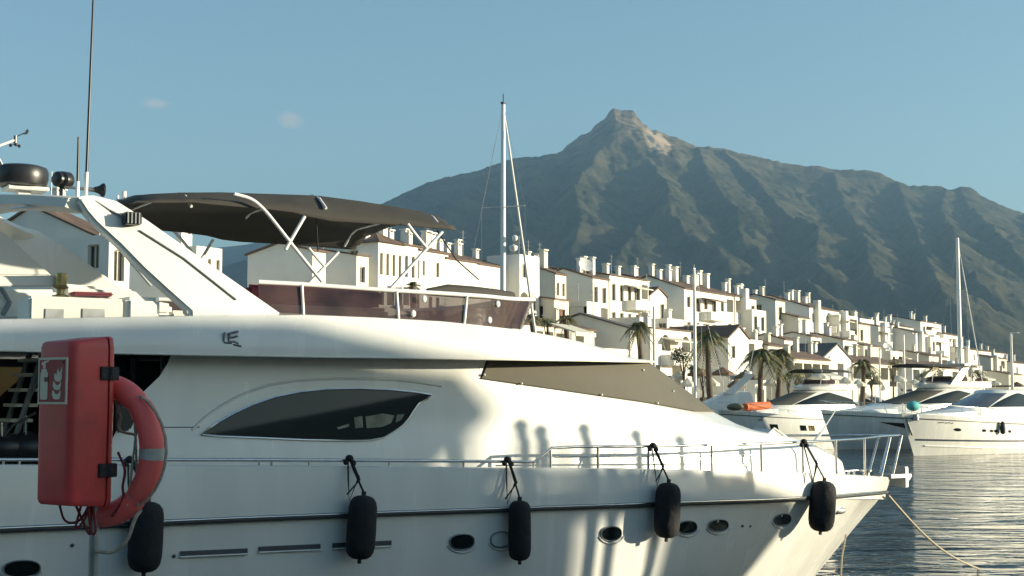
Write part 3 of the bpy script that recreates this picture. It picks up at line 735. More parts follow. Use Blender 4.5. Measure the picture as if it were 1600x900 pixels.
# ---- bimini
BU = [-7.75, -7.6, -7.3, -6.9, -6.4, -5.9, -5.54, -5.3, -5.0, -4.42, -3.9, -3.5, -3.2, -3.08]
BW = [5.97, 6.05, 6.16, 6.21, 6.255, 6.28, 6.30, 6.315, 6.325, 6.30, 6.265, 6.225, 6.18, 6.12]
BE = [5.93, 5.96, 5.99, 6.01, 6.02, 6.01, 5.985, 5.94, 5.925, 5.93, 5.925, 5.92, 5.915, 5.92]
sec = [(0, .05, 0), (.5, .04, 0), (.9, .0, 0), (1.2, -.02, .05), (1.40, -.10, .35), (1.50, 0, .72), (1.55, 0, 1.0)]
rws = []
for u, wq, we in zip(BU, BW, BE):
    half = []
    for v, dz, k in sec:
        zz = lerp(wq + dz, we, k)
        half.append((v, zz))
    wav = 0.012 * math.sin(u * 9)
    rws.append([L(max(u, -7.75 + .68 * v), -v, zz) for v, zz in half[::-1]] + [L(u, v, zz + wav * (v > 1.45)) for v, zz in half[1:]])
mb = MB(); mb.grid(rws); bim = mb.build('bimini', M['canvas'], yacht, smooth=60)
sm = bim.modifiers.new('thick', 'SOLIDIFY'); sm.thickness = 0.012; sm.offset = 0
def ztop(u, v=1.5): return interp(u, BU, BE)
FRAMES = [ [(366,303),(392,311),(412,327),(436,356),(468,397),(503,440)], [(476,338),(462,362),(446,390)], [(637,350),(652,370),(668,389)], [(691,362),(660,396),(610,451)] ]
for fr in FRAMES:
    P = smooth_poly([yp(x, y, 1.62) for x, y in fr], 5)
    for sg in (1, -1):
        mb = MB(); mb.tube([Vector((p.x, p.y * sg, p.z)) for p in P], 0.024, 8); mb.build('bimini_frame', M['alu'], bim, smooth=60)
for uu in (-6.9, -5.05, -3.3):
    mb = MB(); mb.tube([L(uu, v, interp(uu, BU, BW) - .03 + .03 * math.cos(v) - (.0 if abs(v) < 1.2 else (abs(v) - 1.2) * .7)) for v in np.linspace(-1.5, 1.5, 15)], .018, 8); mb.build('bimini_bow', M['alu'], bim, smooth=60)
for a, b in (((683,360),(713,406)), ((494,342),(497,392)), ((713,406),(748,437))):
    mb = MB(); mb.tube([yp(*a, 1.4), yp(*b, 1.35)], .010, 6); mb.build('bimini_strap', M['ropeb'], bim)

# ---- flybridge fittings at the left
u, z = yq(120, 480, 1.6)
mb = MB(); u0, z0 = yq(45, 495, 1.75); u1, z1 = yq(196, 470, 1.75)
mb.box((u0, -1.75, z0 - .2), (u1, -1.2, z1 + .02)); wet = mb.build('wet_bar', M['gel2'], yacht, bevel=.03)
for a, b in ((70, 100), (128, 164)):
    ua_, za_ = yq(a, 496, 1.76); ub_, zb_ = yq(b, 483, 1.76); mb = MB(); mb.box((ua_, -1.765, za_ - .1), (ub_, -1.74, zb_)); mb.build('grab_slot', M['galv'], wet, bevel=.005)
u0, z0 = yq(196, 495, 1.76); u1, z1 = yq(250, 465, 1.76)
mb = MB(); mb.box((u0, -1.80, z0 - .2), (u1, -1.2, z1)); mb.build('locker', M['gel'], yacht, bevel=.05)
cr_ = MB(); P = [yp(-40, 432, 1.0), yp(92, 430, 1.0), yp(92, 447, 1.0), yp(-40, 447, 1.0)]; cr_.prism(P, (0, .16, 0)); crane = cr_.build('crane_boom', M['wall3'], yacht, bevel=.012)
mb = MB(); c = yp(94, 492, 1.05)
mb.lathe([(.05,-.1),(.05,.05),(.085,.07),(.09,.12),(.06,.14),(.10,.20),(.105,.235),(.05,.25),(.05,.31),(.10,.33),(.065,.36),(.075,.40),(.075,.50),(.055,.51)], 16, Matrix.Translation(c)); mb.build('crane_post', M['brass'], crane, smooth=40)
mb = MB(); mb.prism([yp(-30, 345, -.9), yp(10, 366, -.9), yp(82, 431, -.9), yp(-30, 431, -.9)], (0, .1, 0)); mb.build('arch_fairing', M['wall3'], yacht, bevel=.02)
mb = MB(); mb.tube([yp(18, 325, 1.3), yp(62, 322, 1.45), yp(110, 321, 1.6)], .02, 6); mb.build('light_bar', M['alu'], yacht)
mb = MB(); mb.prism([yp(-40, 452, .4), yp(88, 452, .4), yp(100, 500, .4), yp(-40, 500, .4)], (0, 1.2, 0)); mb.build('sunpad_base', M['gel'], yacht, bevel=.04)
mb = MB(); mb.tube([yp(-5, 438, .5), yp(16, 475, .5)], .03, 6); mb.tube([yp(14, 474, .5), yp(4, 492, .5)], .035, 6); mb.build('sunpad_strut', M['galv'], yacht)
mb = MB(); mb.tube([yp(168, 362, -.6), yp(196, 400, -.6), yp(236, 447, -.6)], .018, 8); mb.build('gas_strut', M['galv'], yacht)
mb = MB(); mb.prism([yp(115, 455, .2), yp(178, 457, .2), yp(178, 463, .2), yp(115, 461, .2)], (0, .8, 0)); mb.build('seat_cushion', M['cushion'], yacht, bevel=.02)
mb = MB(); mb.prism([yp(102, 443, 0), yp(210, 452, 0), yp(225, 467, 0), yp(270, 475, 0), yp(270, 492, 0), yp(102, 492, 0)], (0, .6, 0)); mb.build('lounge_seat', M['gel'], yacht, bevel=.04)

# ---- cockpit under the overhang at the left
ck = MB(); ck.box((-12.4, -2.2, 1.95), (UD + .6, 2.2, 2.0)); ck.build('cockpit_floor', M['teak'], yacht)
ck = MB(); ck.box((UD + .45, -1.70, 2.0), (UD + .50, 1.70, 4.14)); ck.build('saloon_door', M['glass'], yacht)
for vv in (-.6, .6):
    mb = MB(); mb.box((UD + .41, vv - .03, 2.0), (UD + .449, vv + .03, 4.12)); mb.build('door_frame', M['galv'], yacht)
ck = MB(); ck.box((-12.4, 1.85, 2.0), (UD - .4, 1.95, 2.95)); ck.box((-12.2, 1.84, 2.9), (-11.9, 1.96, 4.1)); ck.build('cockpit_coaming', M['gel2'], yacht, bevel=.03)
mb = MB(); mb.box((-11.9, 1.86, 3.5), (-9.4, 1.9, 4.05)); mb.build('cockpit_window', M['greyglass'], yacht)
ck = MB(); ck.box((-9.9, 1.70, 2.0), (UD + .44, 1.75, 4.12)); ck.build('saloon_side_glass', M['glass'], yacht)
ck = MB(); ck.box((-12.0, -1.6, 2.0), (-11.3, 1.3, 2.45)); ck.build('cockpit_seat', M['cream'], yacht, bevel=.06)
# stairs to the flybridge: two stringers and seven treads
st = MB()
A0, A1 = yp(14, 715, .9), yp(68, 548, .9)
for dy in (0, .62):
    st.tube([A0 + Vector((0, dy, 0)), A1 + Vector((0, dy, 0))], .035, 6)
stair = st.build('stair', M['galv'], yacht)
for k in range(7):
    c = lerp(A0, A1, (k + .4) / 7); mb = MB(); mb.box((c.x - .12, c.y, c.z - .02), (c.x + .14, c.y + .62, c.z + .02)); mb.build('tread', M['cream'], stair)
mb = MB(); mb.tube([A0 + Vector((.18, 0, .1)), A0 + Vector((.18, 0, .55)), lerp(A0, A1, .45) + Vector((.2, 0, .5)), A1 + Vector((.1, 0, .35))], .018, 6); mb.build('handrail', M['steel'], stair, smooth=60)
mb = MB(); mb.tube([yp(0, 690, 1.2), yp(20, 665, 1.2), yp(56, 645, 1.2)], .018, 6); mb.tube([yp(3, 700, 1.2), yp(3, 660, 1.2)], .014, 6); mb.tube([yp(41, 700, 1.2), yp(41, 650, 1.2)], .014, 6); mb.build('cockpit_rail', M['steel'], yacht, smooth=60)
for c_, r_ in (((8,700), .26), ((45,700), .28)):
    mb = MB(); mb.sphere(yp(*c_, 1.1), r_, 12, 8, (1.1, .8, .7)); mb.build('cockpit_cushion', M['black'], yacht, smooth=60)
# dark bag and rolled line hung on the aft corner of the deckhouse
mb = MB(); mb.prism([yp(178, 640, 1.95), yp(196, 612, 1.95), yp(208, 655, 1.95), yp(200, 672, 1.95), yp(180, 676, 1.95)], (0, -.1, 0)); mb.build('winch_cover', M['black'], yacht, bevel=.02)

# ---- hull openings
def patch(name, px, py, w_, h_, tilt=0, frame=True, glass=True, ins=M['glass'], slot=False, rr=0.42):
    n = 24; ring = []; ring2 = []
    for i in range(n):
        a = 2 * math.pi * i / n; cx_, sy = math.cos(a), math.sin(a)
        e = rr * 2
        x = math.copysign(abs(cx_) ** e, cx_) * w_ / 2; y = math.copysign(abs(sy) ** e, sy) * h_ / 2
        xr = x; yr = y + x * tilt
        ring.append(L(*on_hull(px + xr, py + yr, .010))); ring2.append(L(*on_hull(px + xr * 1.0, py + yr * 1.0, .016)))
    mb = MB(); mb.face(ring); c = sum(ring, Vector()) / n
    g = mb.build(name, ins, yacht)
    if frame:
        mb = MB(); mb.tube(ring2, .010, 6, closed=True); mb.build('frame', M['galv'], g, smooth=60)
        lo_ = [L(*on_hull(px + math.cos(a) * (w_ / 2 + 4), py + 1 + math.sin(a) * (h_ / 2 + 3.5), .006)) for a in np.linspace(R(15), R(165), 9)]
        mb = MB(); mb.tube(lo_, .014, 6); mb.build('recess_lip', M['gel'], g, smooth=60)
    return g
patch('porthole', 722, 847, 38, 24, -.05); patch('porthole', 783, 843, 32, 24, -.05, ins=M['wall3']); patch('porthole', 955, 834, 32, 22, -.05)
patch('porthole', 1074, 824, 30, 20, -.05); patch('porthole', 1123, 821, 30, 19, -.05); patch('porthole', 34, 889, 58, 26, -.04); patch('porthole', 1223, 812, 26, 18, -.1)
for x0, x1, y in ((281,387,864),(404,501,857),(519,612,851.5)):
    top_ = [L(*on_hull(x, y - 5 - (x - (x0+x1)/2) * .045, .012)) for x in np.linspace(x0, x1, 12)]; bot = [L(*on_hull(x, y + 4 - (x - (x0+x1)/2) * .045, .012)) for x in np.linspace(x0, x1, 12)]
    mb = MB(); mb.grid([top_, bot]); v_ = mb.build('hull_vent', M['strake'], yacht)
    mb = MB(); mb.tube([p + Vector((0, -.01, .0)) for p in bot], .012, 6); mb.build('vent_lip', M['gel'], v_, smooth=60)
for x, y in ((1160,822),(1172,822),(113,852),(272,869)):
    mb = MB(); mb.sphere(L(*on_hull(x, y, .005)), .022, 8, 6); mb.build('hull_outlet', M['strake'], yacht)
u, v, z = on_hull(1312, 798, .01); mb = MB(); mb.sphere(L(u, v, z), .10, 12, 8, (1.5, .5, .6)); mb.build('hawse_fairing', M['galv'], yacht, smooth=60)

# ---- rails
def rail_pts(pts, off=-0.06):
    out = []
    for x, y in pts:
        v = 2.3
        for _ in range(6):
            u, z = yq(x, y, v); v = max(0.12, half_b(u, 7.27) + off)
        out.append(L(u, v, z))
    return out
lowr = rail_pts([(-160,716),(0,718),(200,718),(440,719),(600,719.5),(775,721),(835,722)])
topr = rail_pts([(835,722),(846,713),(862,700),(900,698),(1000,697.5),(1100,696),(1200,693),(1290,689),(1345,686),(1383,682)])
for sg in (1, -1):
    mb = MB(); P = [Vector((p.x, p.y * sg, p.z)) for p in lowr + topr[1:]]; mb.tube(P, .021, 8); rl = mb.build('guard_rail', M['steel'], yacht, smooth=60)
    for x, y0, y1 in ((5,718,729),(30,718,729),(405,719,730),(424,719,730),(483,719,730),(608,719.5,730),(724,720.5,731),(833,722,732)):
        p, q = rail_pts([(x, y0), (x, y1)]); mb = MB(); mb.tube([Vector((p.x, p.y * sg, p.z)), Vector((q.x, q.y * sg, q.z - .03))], .014, 6); mb.build('stanchion', M['steel'], rl, smooth=60)
    for x, y0, y1 in ((860,702,733),(934,698,734),(1013,697.5,734),(1112,696,735),(1189,693,737),(1254,690,739),(1306,688,742),(1352,686,742)):
        p, q = rail_pts([(x, y0), (x, y1)]); mb = MB(); mb.tube([Vector((p.x, p.y * sg, p.z)), Vector((p.x, p.y * sg, q.z - .04))], .019, 8); mb.build('stanchion', M['steel'], rl, smooth=60)
# mid wire
for sg in (1, -1):
    mb = MB(); P = rail_pts([(866,714),(1000,713),(1112,712),(1185,711)], -.08); mb.tube([Vector((p.x, p.y * sg, p.z)) for p in P], .012, 6); mb.build('mid_rail', M['steel'], yacht, smooth=60)
# pulpit
tip = topr[-1]; nose = L(7.3, 0, tip.z + .0)
mb = MB(); mb.tube(smooth_poly([tip, L(7.42, .1, tip.z), L(7.45, 0, tip.z), L(7.42, -.1, tip.z), Vector((tip.x, -tip.y, tip.z))], 4), .021, 8); pul = mb.build('pulpit', M['steel'], yacht, smooth=60)
for sg in (1, -1):
    for x0 in (6.95, 7.25):
        mb = MB(); mb.tube([L(x0 + .2, .14 * sg, tip.z), L(x0 - .10, .16 * sg, 2.12)], .022, 8); mb.build('pulpit_leg', M['steel'], pul, smooth=60)
mb = MB(); mb.box((7.05, -.22, 2.10), (7.62, .22, 2.17)); mb.box((7.45, -.20, 1.92), (7.55, .20, 2.30)); mb.tube([L(7.55, -.2, 2.1), L(7.55, .2, 2.1)], .06, 10); mb.build('bow_roller', M['galv'], yacht, bevel=.012)
# anchor windlass, cleats, hatch
mb = MB(); mb.lathe([(.12,0),(.12,.08),(.07,.10),(.07,.17),(.11,.19),(.11,.22),(.02,.23)], 16, Matrix.Translation(L(6.5, .12, 2.05))); mb.box((6.35, -.2, 1.9), (6.75, .3, 2.06)); mb.build('windlass', M['steel'], yacht, smooth=40)
for px, py in ((1222, 733), (1330, 739)):
    u, z = yq(px, py, 1.35 if px < 1300 else .55); mb = MB(); v_ = 1.35 if px < 1300 else .55
    mb.tube([L(u - .17, v_, z + .04), L(u + .17, v_, z + .04)], .018, 8); mb.tube([L(u - .07, v_, z - .08), L(u - .07, v_, z + .04)], .02, 8); mb.tube([L(u + .07, v_, z - .08), L(u + .07, v_, z + .04)], .02, 8); mb.build('cleat', M['steel'], yacht, smooth=60)
hb = MB(); Ph = [yp(1187, 690, .1), yp(1209, 670, .1), yp(1240, 692, .1)]
hb.prism(Ph, (0, .5, 0)); ha = hb.build('deck_hatch', M['gel2'], yacht, bevel=.01)
mb = MB(); mb.tube([p + Vector((0, -.01, .012)) for p in Ph], .018, 6); mb.build('hatch_trim', M['gel'], ha)
# boat hook leaning from the foredeck
mb = MB(); mb.tube([yp(1262, 704, .3), yp(1283, 676, .3)], .028, 6); mb.tube([yp(1283, 676, .3), yp(1306, 640, .3)], .012, 6); mb.build('boat_hook', M['alu'], yacht)
# ================================================================== FENDERS, LINES
FEND = [  # centre px, top py, bottom py, width px, tilt, knot px, py, label
 (228, 785, 893, 52, .02, 203, 718, 'black hanging fender half hidden behind the red lifebuoy'),
 (565, 775, 873, 45, .03, 546, 716, 'black hanging fender covering the end of the hull vents'),
 (812, 783, 875, 35, .00, 793, 718, 'slim black hanging fender beside the blanked white porthole'),
 (1043, 755, 840, 40, .03, 1020, 696, 'black hanging fender below the raised rail, left of two small portholes'),
 (1285, 752, 830, 40, .06, 1256, 690, 'black hanging fender nearest the bow, casting a shadow on sunlit hull')]
for cx_, y0, y1, wd, tilt, kx, ky, lab in FEND:
    ym = (y0 + y1) / 2
    u, v, z = on_hull(cx_, ym, 0.0)
    D = yw(u, v, z).y; r = wd / 2 * D / F * 1.0; h = (y1 - y0) * D / F
    v = max(hull_v(u + du, z + k * h * .5) for k in (-1, 0, 1) for du in (-r, 0, r)) + r + .01
    u, z = yq(cx_, ym, v); D = yw(u, v, z).y; r = wd / 2 * D / F; h = (y1 - y0) * D / F
    root = empty('fender', yw(u, v, z), math.atan2(YD.y, YD.x)); tag(root, lab, 'fender', 'fenders hanging along the hull')
    MT = Matrix.Rotation(tilt * 2.2, 4, 'Y')
    mb = MB(); prof_ = [(r*.22, -h/2), (r*.52, -h/2 + r*.06), (r*.76, -h/2 + r*.22), (r*.92, -h/2 + r*.48), (r*1.0, -h/2 + r*.9), (r*1.02, -h*.1), (r*1.0, h*.12), (r*.98, h/2 - r*.8), (r*.89, h/2 - r*.42), (r*.70, h/2 - r*.16), (r*.46, h/2 - r*.04), (r*.22, h/2)]
    mb.lathe(prof_, 24, MT); body = mb.build('fender_body', M['fender'], root, smooth=50)
    mb = MB(); mb.tube([MT @ Vector((0, 0, -h/2 - .05)), MT @ Vector((0, 0, -h/2 + .02))], .025, 8); mb.build('eye', M['rubber'], root); mb = MB(); mb.tube([MT @ Vector((0,0,h/2-.02)), MT @ Vector((0,0,h/2+.05))], .03, 8); mb.build('eye', M['rubber'], root)
    inv = Matrix.Rotation(-math.atan2(YD.y, YD.x), 4, 'Z')
    def loc(px, py, vv):
        uu, zz = yq(px, py, vv); return Vector((uu - u, -(vv - v), zz - z))
    kv = max(.2, half_b(yq(kx, ky, 2.3)[0], 7.27)) + .0
    kn = loc(kx, ky, kv); tp = MT @ Vector((0, 0, h/2 + .03))
    cap = loc(kx + (cx_ - kx) * .35, ky + 18, half_b(yq(kx, ky, 2.3)[0], 7.27) + .05)
    mb = MB(); mb.tube([kn, cap, tp], .013, 6); mb.tube([kn + Vector((-.02, 0, 0)), lerp(kn, tp, .35) + Vector((-.10, -.03, -.1)), lerp(kn, tp, .75) + Vector((-.16, -.02, -.2)), lerp(kn, tp, .5) + Vector((.02, -.03, 0))], .011, 6)
    mb.tube([kn + Vector((.02, 0, 0)), lerp(kn, tp, .5) + Vector((.02, -.05, -.05)), lerp(kn, tp, .9) + Vector((-.22, -.02, -.05))], .011, 6)
    mb.build('hanging_rope', M['ropeb'], root)
    mb = MB(); mb.sphere(kn, .055, 8, 6, (1, 1, .8)); mb.sphere(kn + Vector((.05, -.01, -.06)), .04, 8, 6); mb.sphere(kn + Vector((-.05, 0, -.05)), .035, 8, 6); mb.build('knot', M['ropeb'], root, smooth=60)
# mooring line from the bow down into the water
a = yw(7.1, .1, 1.78); b = ground_at(1535, 28.0, -.05)
pa, pb2 = project(a), None
b = None
for Y in np.arange(22, 32, .05):
    q = at(1530, 889, Y)
    if q.z <= 0.0: b = q; break
pts = [lerp(a, b, t) + Vector((0, 0, -.22 * math.sin(math.pi * t))) for t in np.linspace(0, 1, 14)]; pts.append(b + (b - a) * .08)
mb = MB(); mb.tube(pts, .022, 8); tag(mb.build('mooring_rope', M['rope'], smooth=60), 'pale mooring rope running from the yacht bow down into the water', 'rope')
a = yw(6.2, .5, 1.2); b = ground_at(1316, a.y - .3, -.3)
mb = MB(); mb.tube([at(1322, 835, 25.4), at(1316, 868, 25.3), at(1313, 915, 25.2), at(1312, 980, 25.1)], .016, 6); tag(mb.build('mooring_rope', M['rope'], smooth=60), 'thin slack rope hanging straight down beside the yacht stem', 'rope')
# ================================================================== RED CABINET ON ITS POST, HORSESHOE LIFEBUOY
DB = 6.6
BF = Vector((-0.58, -0.81, 0)).normalized(); BS = Vector((0.81, -0.58, 0)).normalized()     # front normal, right-hand side normal
c0 = at(118, 660, DB); BZ = c0.z
rz = math.atan2(BS.y, BS.x)                                        # local x = BS, local y = -BF ... (BS rotated +90 = (0.8,0.6))
box = empty('extinguisher_cabinet', (c0.x, c0.y, 2.0), rz)
tag(box, 'red fire extinguisher cabinet with a flame symbol sticker on a steel post', 'cabinet')
zc = BZ - 2.0; hw, hd, hh = .135, .125, .375                       # half: along BS (depth seen right), along BF, height
# the cabinet: rounded plan; x = BS (side face outward), y = away from the front
def rrect(hx, hy, r, n=5, r2=None):
    out = []
    for cx_, cy_, a0, rr in ((hx - r, hy - r, 0, r), (-hx + r, hy - r, 90, r), (-hx + r, -hy + r, 180, r), (hx - r, -hy + r, 270, r)):
        for i in range(n + 1):
            a = R(a0 + 90 * i / n); out.append((cx_ + rr * math.cos(a), cy_ + rr * math.sin(a)))
    return out
# front is at y = -hd ; back at y = +hd
HX, HY = .132, .125
def shell(y0, y1, grow=0.0, z0=-hh, z1=hh, name='lid', m=M['red']):
    base = rrect(HX + grow, HY + grow, .045)
    P = [(x, min(max(y, y0), y1)) for x, y in base]
    rows_ = []
    for k, (dz, sc) in enumerate(((0, .90), (.012, .965), (.035, 1.0), (.30, 1.0), (.55, 1.012), (.80, 1.0), (.965, .995), (.988, .96), (1.0, .88))):
        zz = lerp(z0, z1, dz)
        rows_.append([Vector((x * sc, y * (sc if y0 < -HY - grow + .01 or True else 1), zc + zz + (0.028 * (y + HY) / (2 * HY) if k > 6 else -.018 * (y + HY) / (2*HY) if k < 2 else 0))) for x, y in P])
    mb = MB(); ix = mb.grid(rows_, close_u=True); mb.f.append(ix[0][::-1]); mb.f.append(ix[-1])
    return mb.build(name, m, box, smooth=50)
shell(-1, .075, 0, name='cabinet_lid')
shell(.083, 1, .004, name='cabinet_back')
shell(.070, .088, -.006, z0=-hh + .01, z1=hh - .01, name='seam_gasket', m=M['rubber'])
for dz in (.228, -.222):
    mb = MB(); mb.box((HX - .02, .030, zc + dz - .032), (HX + .012, .074, zc + dz + .032)); mb.box((HX - .02, .084, zc + dz - .032), (HX + .016, .13, zc + dz + .032)); mb.tube([Vector((HX + .012, .079, zc + dz - .03)), Vector((HX + .012, .079, zc + dz + .03))], .009, 8)
    mb.build('hinge', M['rubber'], box, bevel=.004)
# sticker on the front face, left half: cream border, red field, flame and extinguisher
sx0, sx1, sz0, sz1 = -.112, .100, zc + .085, zc + .30
def on_front(px, pz): return Vector((lerp(sx0, sx1, px), -HY, lerp(sz0, sz1, pz)))
st = MB(); st.prism([Vector((sx0, -HY - .0045, sz0)), Vector((sx1, -HY - .0045, sz0)), Vector((sx1, -HY - .0045, sz1)), Vector((sx0, -HY - .0045, sz1))], (0, .010, 0)); stick = st.build('sticker', M['sticker'], box)
mb = MB(); q = lambda a, b, o=.006: Vector((lerp(sx0, sx1, a), -HY - o, lerp(sz0, sz1, b)))
mb.face([q(.05,.05), q(.95,.05), q(.95,.95), q(.05,.95)]); mb.build('sticker_field', M['stickred'], stick)
ex = MB()   # extinguisher shape at the left with its hose, cut by the field
ex.face([q(.12,.10,.0075), q(.34,.10,.0075), q(.36,.14,.0075), q(.36,.66,.0075), q(.30,.76,.0075), q(.16,.76,.0075), q(.10,.66,.0075), q(.10,.14,.0075)])
ex.face([q(.18,.77,.0075), q(.28,.77,.0075), q(.27,.88,.0075), q(.40,.92,.0075), q(.38,.95,.0075), q(.14,.90,.0075), q(.12,.84,.0075), q(.18,.84,.0075)])
ex.build('extinguisher_symbol', M['sticker'], stick)
mb = MB(); mb.face([q(.24,.48,.0085), q(.38,.48,.0085), q(.38,.58,.0085), q(.24,.58,.0085)]); mb.build('symbol_label', M['shutter'], stick)
fl = MB()
for dx, dz, s in ((0, 0, 1), (.02, .20, .95), (.06, .38, .9)):
    fl.face([q(.52 + dx + x * s, .10 + dz + y * s, .0075) for x, y in ((0,.10),(.05,.02),(.14,0),(.26,.01),(.30,.10),(.29,.22),(.24,.14),(.17,.11),(.10,.13),(.05,.20),(.01,.19))])
fl.face([q(x, y, .0075) for x, y in ((.66,.62),(.70,.56),(.80,.60),(.86,.70),(.84,.80),(.79,.70),(.74,.68),(.72,.78),(.68,.70))])
fl.build('flame_symbol', M['sticker'], stick)
mb = MB(); mb.face([q(.84,.86,.0075), q(.91,.86,.0075), q(.91,.93,.0075), q(.84,.93,.0075)]); mb.build('symbol_mark', M['cushion'], stick)
# post and bracket behind the cabinet
pc = box.matrix_basis.inverted() @ Vector((at(147, 840, DB + .12).x, at(147, 840, DB + .12).y, 2.0))
mb = MB(); mb.tube([Vector((pc.x, pc.y, 0)), Vector((pc.x, pc.y, zc + .2))], .0235, 16); post = mb.build('post', M['galv'], box, smooth=60)
mb = MB(); mb.lathe([(.09,0),(.09,.012),(.035,.015),(.03,.05)], 20, Matrix.Translation((pc.x, pc.y, 0))); mb.build('base_plate', M['galv'], post)
mb = MB(); mb.box((pc.x - .05, HY - .01, zc - .30), (pc.x + .05, pc.y + .02, zc - .24)); mb.box((pc.x - .05, HY - .01, zc + .1), (pc.x + .05, pc.y + .02, zc + .16)); mb.build('bracket', M['rubber'], post)
# tangle of cord below
mb = MB(); rnd = random.Random(4)
for k in range(4):
    pts = [Vector((-.10 + .06 * k + rnd.uniform(-.02, .02), HY * .3 + rnd.uniform(-.05, .05), zc - hh + .01)), Vector((-.08 + .05 * k + rnd.uniform(-.03, .03), HY * .3 + rnd.uniform(-.03, .05), zc - hh - rnd.uniform(.08, .15))), Vector((-.02 + .04 * k, HY * .4, zc - hh - rnd.uniform(.05, .13))), Vector((.05, HY * .5, zc - hh + .01))]
    mb.tube(smooth_poly(pts, 5), .006, 6)
mb.tube(smooth_poly([Vector((HX - .01, .15, zc - .14)), Vector((HX + .03, .16, zc - .22)), Vector((HX + .005, .17, zc - .30)), Vector((HX + .02, .16, zc - .36)), Vector((HX - .03, .14, zc - .44))], 5), .006, 6)
mb.build('cord_tangle', M['roped'], box)
# lifebuoy
RO, RT = .310, .062
rb_c = at(157, 703, DB + .17); ring = empty('lifebuoy', rb_c, math.atan2(-.42, .906))
tag(ring, 'red horseshoe lifebuoy with grey tape hung behind the red cabinet', 'lifebuoy')
def rp(a, r=RO): return Vector((r * math.cos(a), 0, r * math.sin(a)))
mb = MB(); angs = [R(-97 + 194 * i / 48) for i in range(49)]
rows_ = []
for a in angs:
    c = rp(a); e = Vector((math.cos(a), 0, math.sin(a)))
    notch = 1.0
    for na in (45, -45):
        d = abs(math.degrees(a) - na); notch = min(notch, 1 - .16 * max(0, 1 - d / 5))
    rows_.append([c + (e * math.cos(t) * .92 + Vector((0, 1, 0)) * math.sin(t) * 1.0) * RT * notch for t in [2 * math.pi * k / 18 for k in range(18)]])
ix = mb.grid(rows_, close_u=True); mb.f.append(ix[0][::-1]); mb.f.append(ix[-1])
body = mb.build('ring_body', M['redring'], ring, smooth=50)
for a0, a1, mt_ in ((-7, 2, M['tape']), (-97, -89, M['sticker'])):
    mb = MB(); rows_ = []
    for i in range(7):
        a = R(lerp(a0, a1, i / 6)); c = rp(a); e = Vector((math.cos(a), 0, math.sin(a)))
        rows_.append([c + (e * math.cos(t) * .92 + Vector((0, 1, 0)) * math.sin(t)) * (RT + .002) for t in [2 * math.pi * k / 18 for k in range(18)]])
    mb.grid(rows_, close_u=True); mb.build('tape_band', mt_, ring, smooth=60)
gp = [rp(R(a), RO + RT * .9 + .05 * math.sin(math.pi * (a + 45) / 90)) + Vector((0, -.03, 0)) for a in range(-45, 46, 9)]
mb = MB(); mb.tube([rp(R(48), RO + .03) + Vector((0, -.04, 0))] + gp + [rp(R(-50), RO + .02) + Vector((0, -.05, 0))], .007, 6); mb.tube(smooth_poly([rp(R(-48), RO + RT), rp(R(-52), RO + RT + .03) + Vector((0,-.04,0)), rp(R(-60), RO + RT + .05) + Vector((0,-.05,-.05)), rp(R(-72), RO + RT + .08) + Vector((0,-.06,-.04)), rp(R(-84), RO + RT + .08) + Vector((0,-.07,-.02))], 5), .009, 6)
mb.tube(smooth_poly([rp(R(70), RO - RT), rp(R(55), RO - RT - .05), rp(R(40), RO - RT - .10), rp(R(20), RO - RT - .03)], 5), .007, 6)
mb.build('grab_line', M['rope'], ring, smooth=60)
# ================================================================== TOWN
def wall_holes(mb, o, xd, nin, Lx, H, holes, z0=0.0):
    """wall in the plane o + xd*x + z, openings with reveals going inwards along nin. holes: (x0,x1,za,zb,depth)"""
    xs = sorted({0.0, Lx} | {h[0] for h in holes} | {h[1] for h in holes}); zs = sorted({z0, H} | {h[2] for h in holes} | {h[3] for h in holes})
    P = lambda x, z, d=0.0: o + xd * x + nin * d + Vector((0, 0, z))
    for xa, xb in zip(xs, xs[1:]):
        for za, zb in zip(zs, zs[1:]):
            mx_, mz_ = (xa + xb) / 2, (za + zb) / 2
            if not any(h[0] < mx_ < h[1] and h[2] < mz_ < h[3] for h in holes):
                mb.face([P(xa, za), P(xb, za), P(xb, zb), P(xa, zb)])
    for x0, x1, za, zb, d in holes:
        mb.face([P(x0, za), P(x0, zb), P(x0, zb, d), P(x0, za, d)]); mb.face([P(x1, za), P(x1, zb), P(x1, zb, d), P(x1, za, d)])
        mb.face([P(x0, za), P(x1, za), P(x1, za, d), P(x0, za, d)]); mb.face([P(x0, zb), P(x1, zb), P(x1, zb, d), P(x0, zb, d)])
        if d > .5: mb.face([P(x0, za, d), P(x1, za, d), P(x1, zb, d), P(x0, zb, d)])
HOUSES = []
def d_up(px):
    a = (px - 800) / F; X0, Y0_ = (953 - 800) / F * 141, 141.0
    Lq = (a * Y0_ - X0) / (T2.x - a * T2.y); return Y0_ + T2.y * Lq
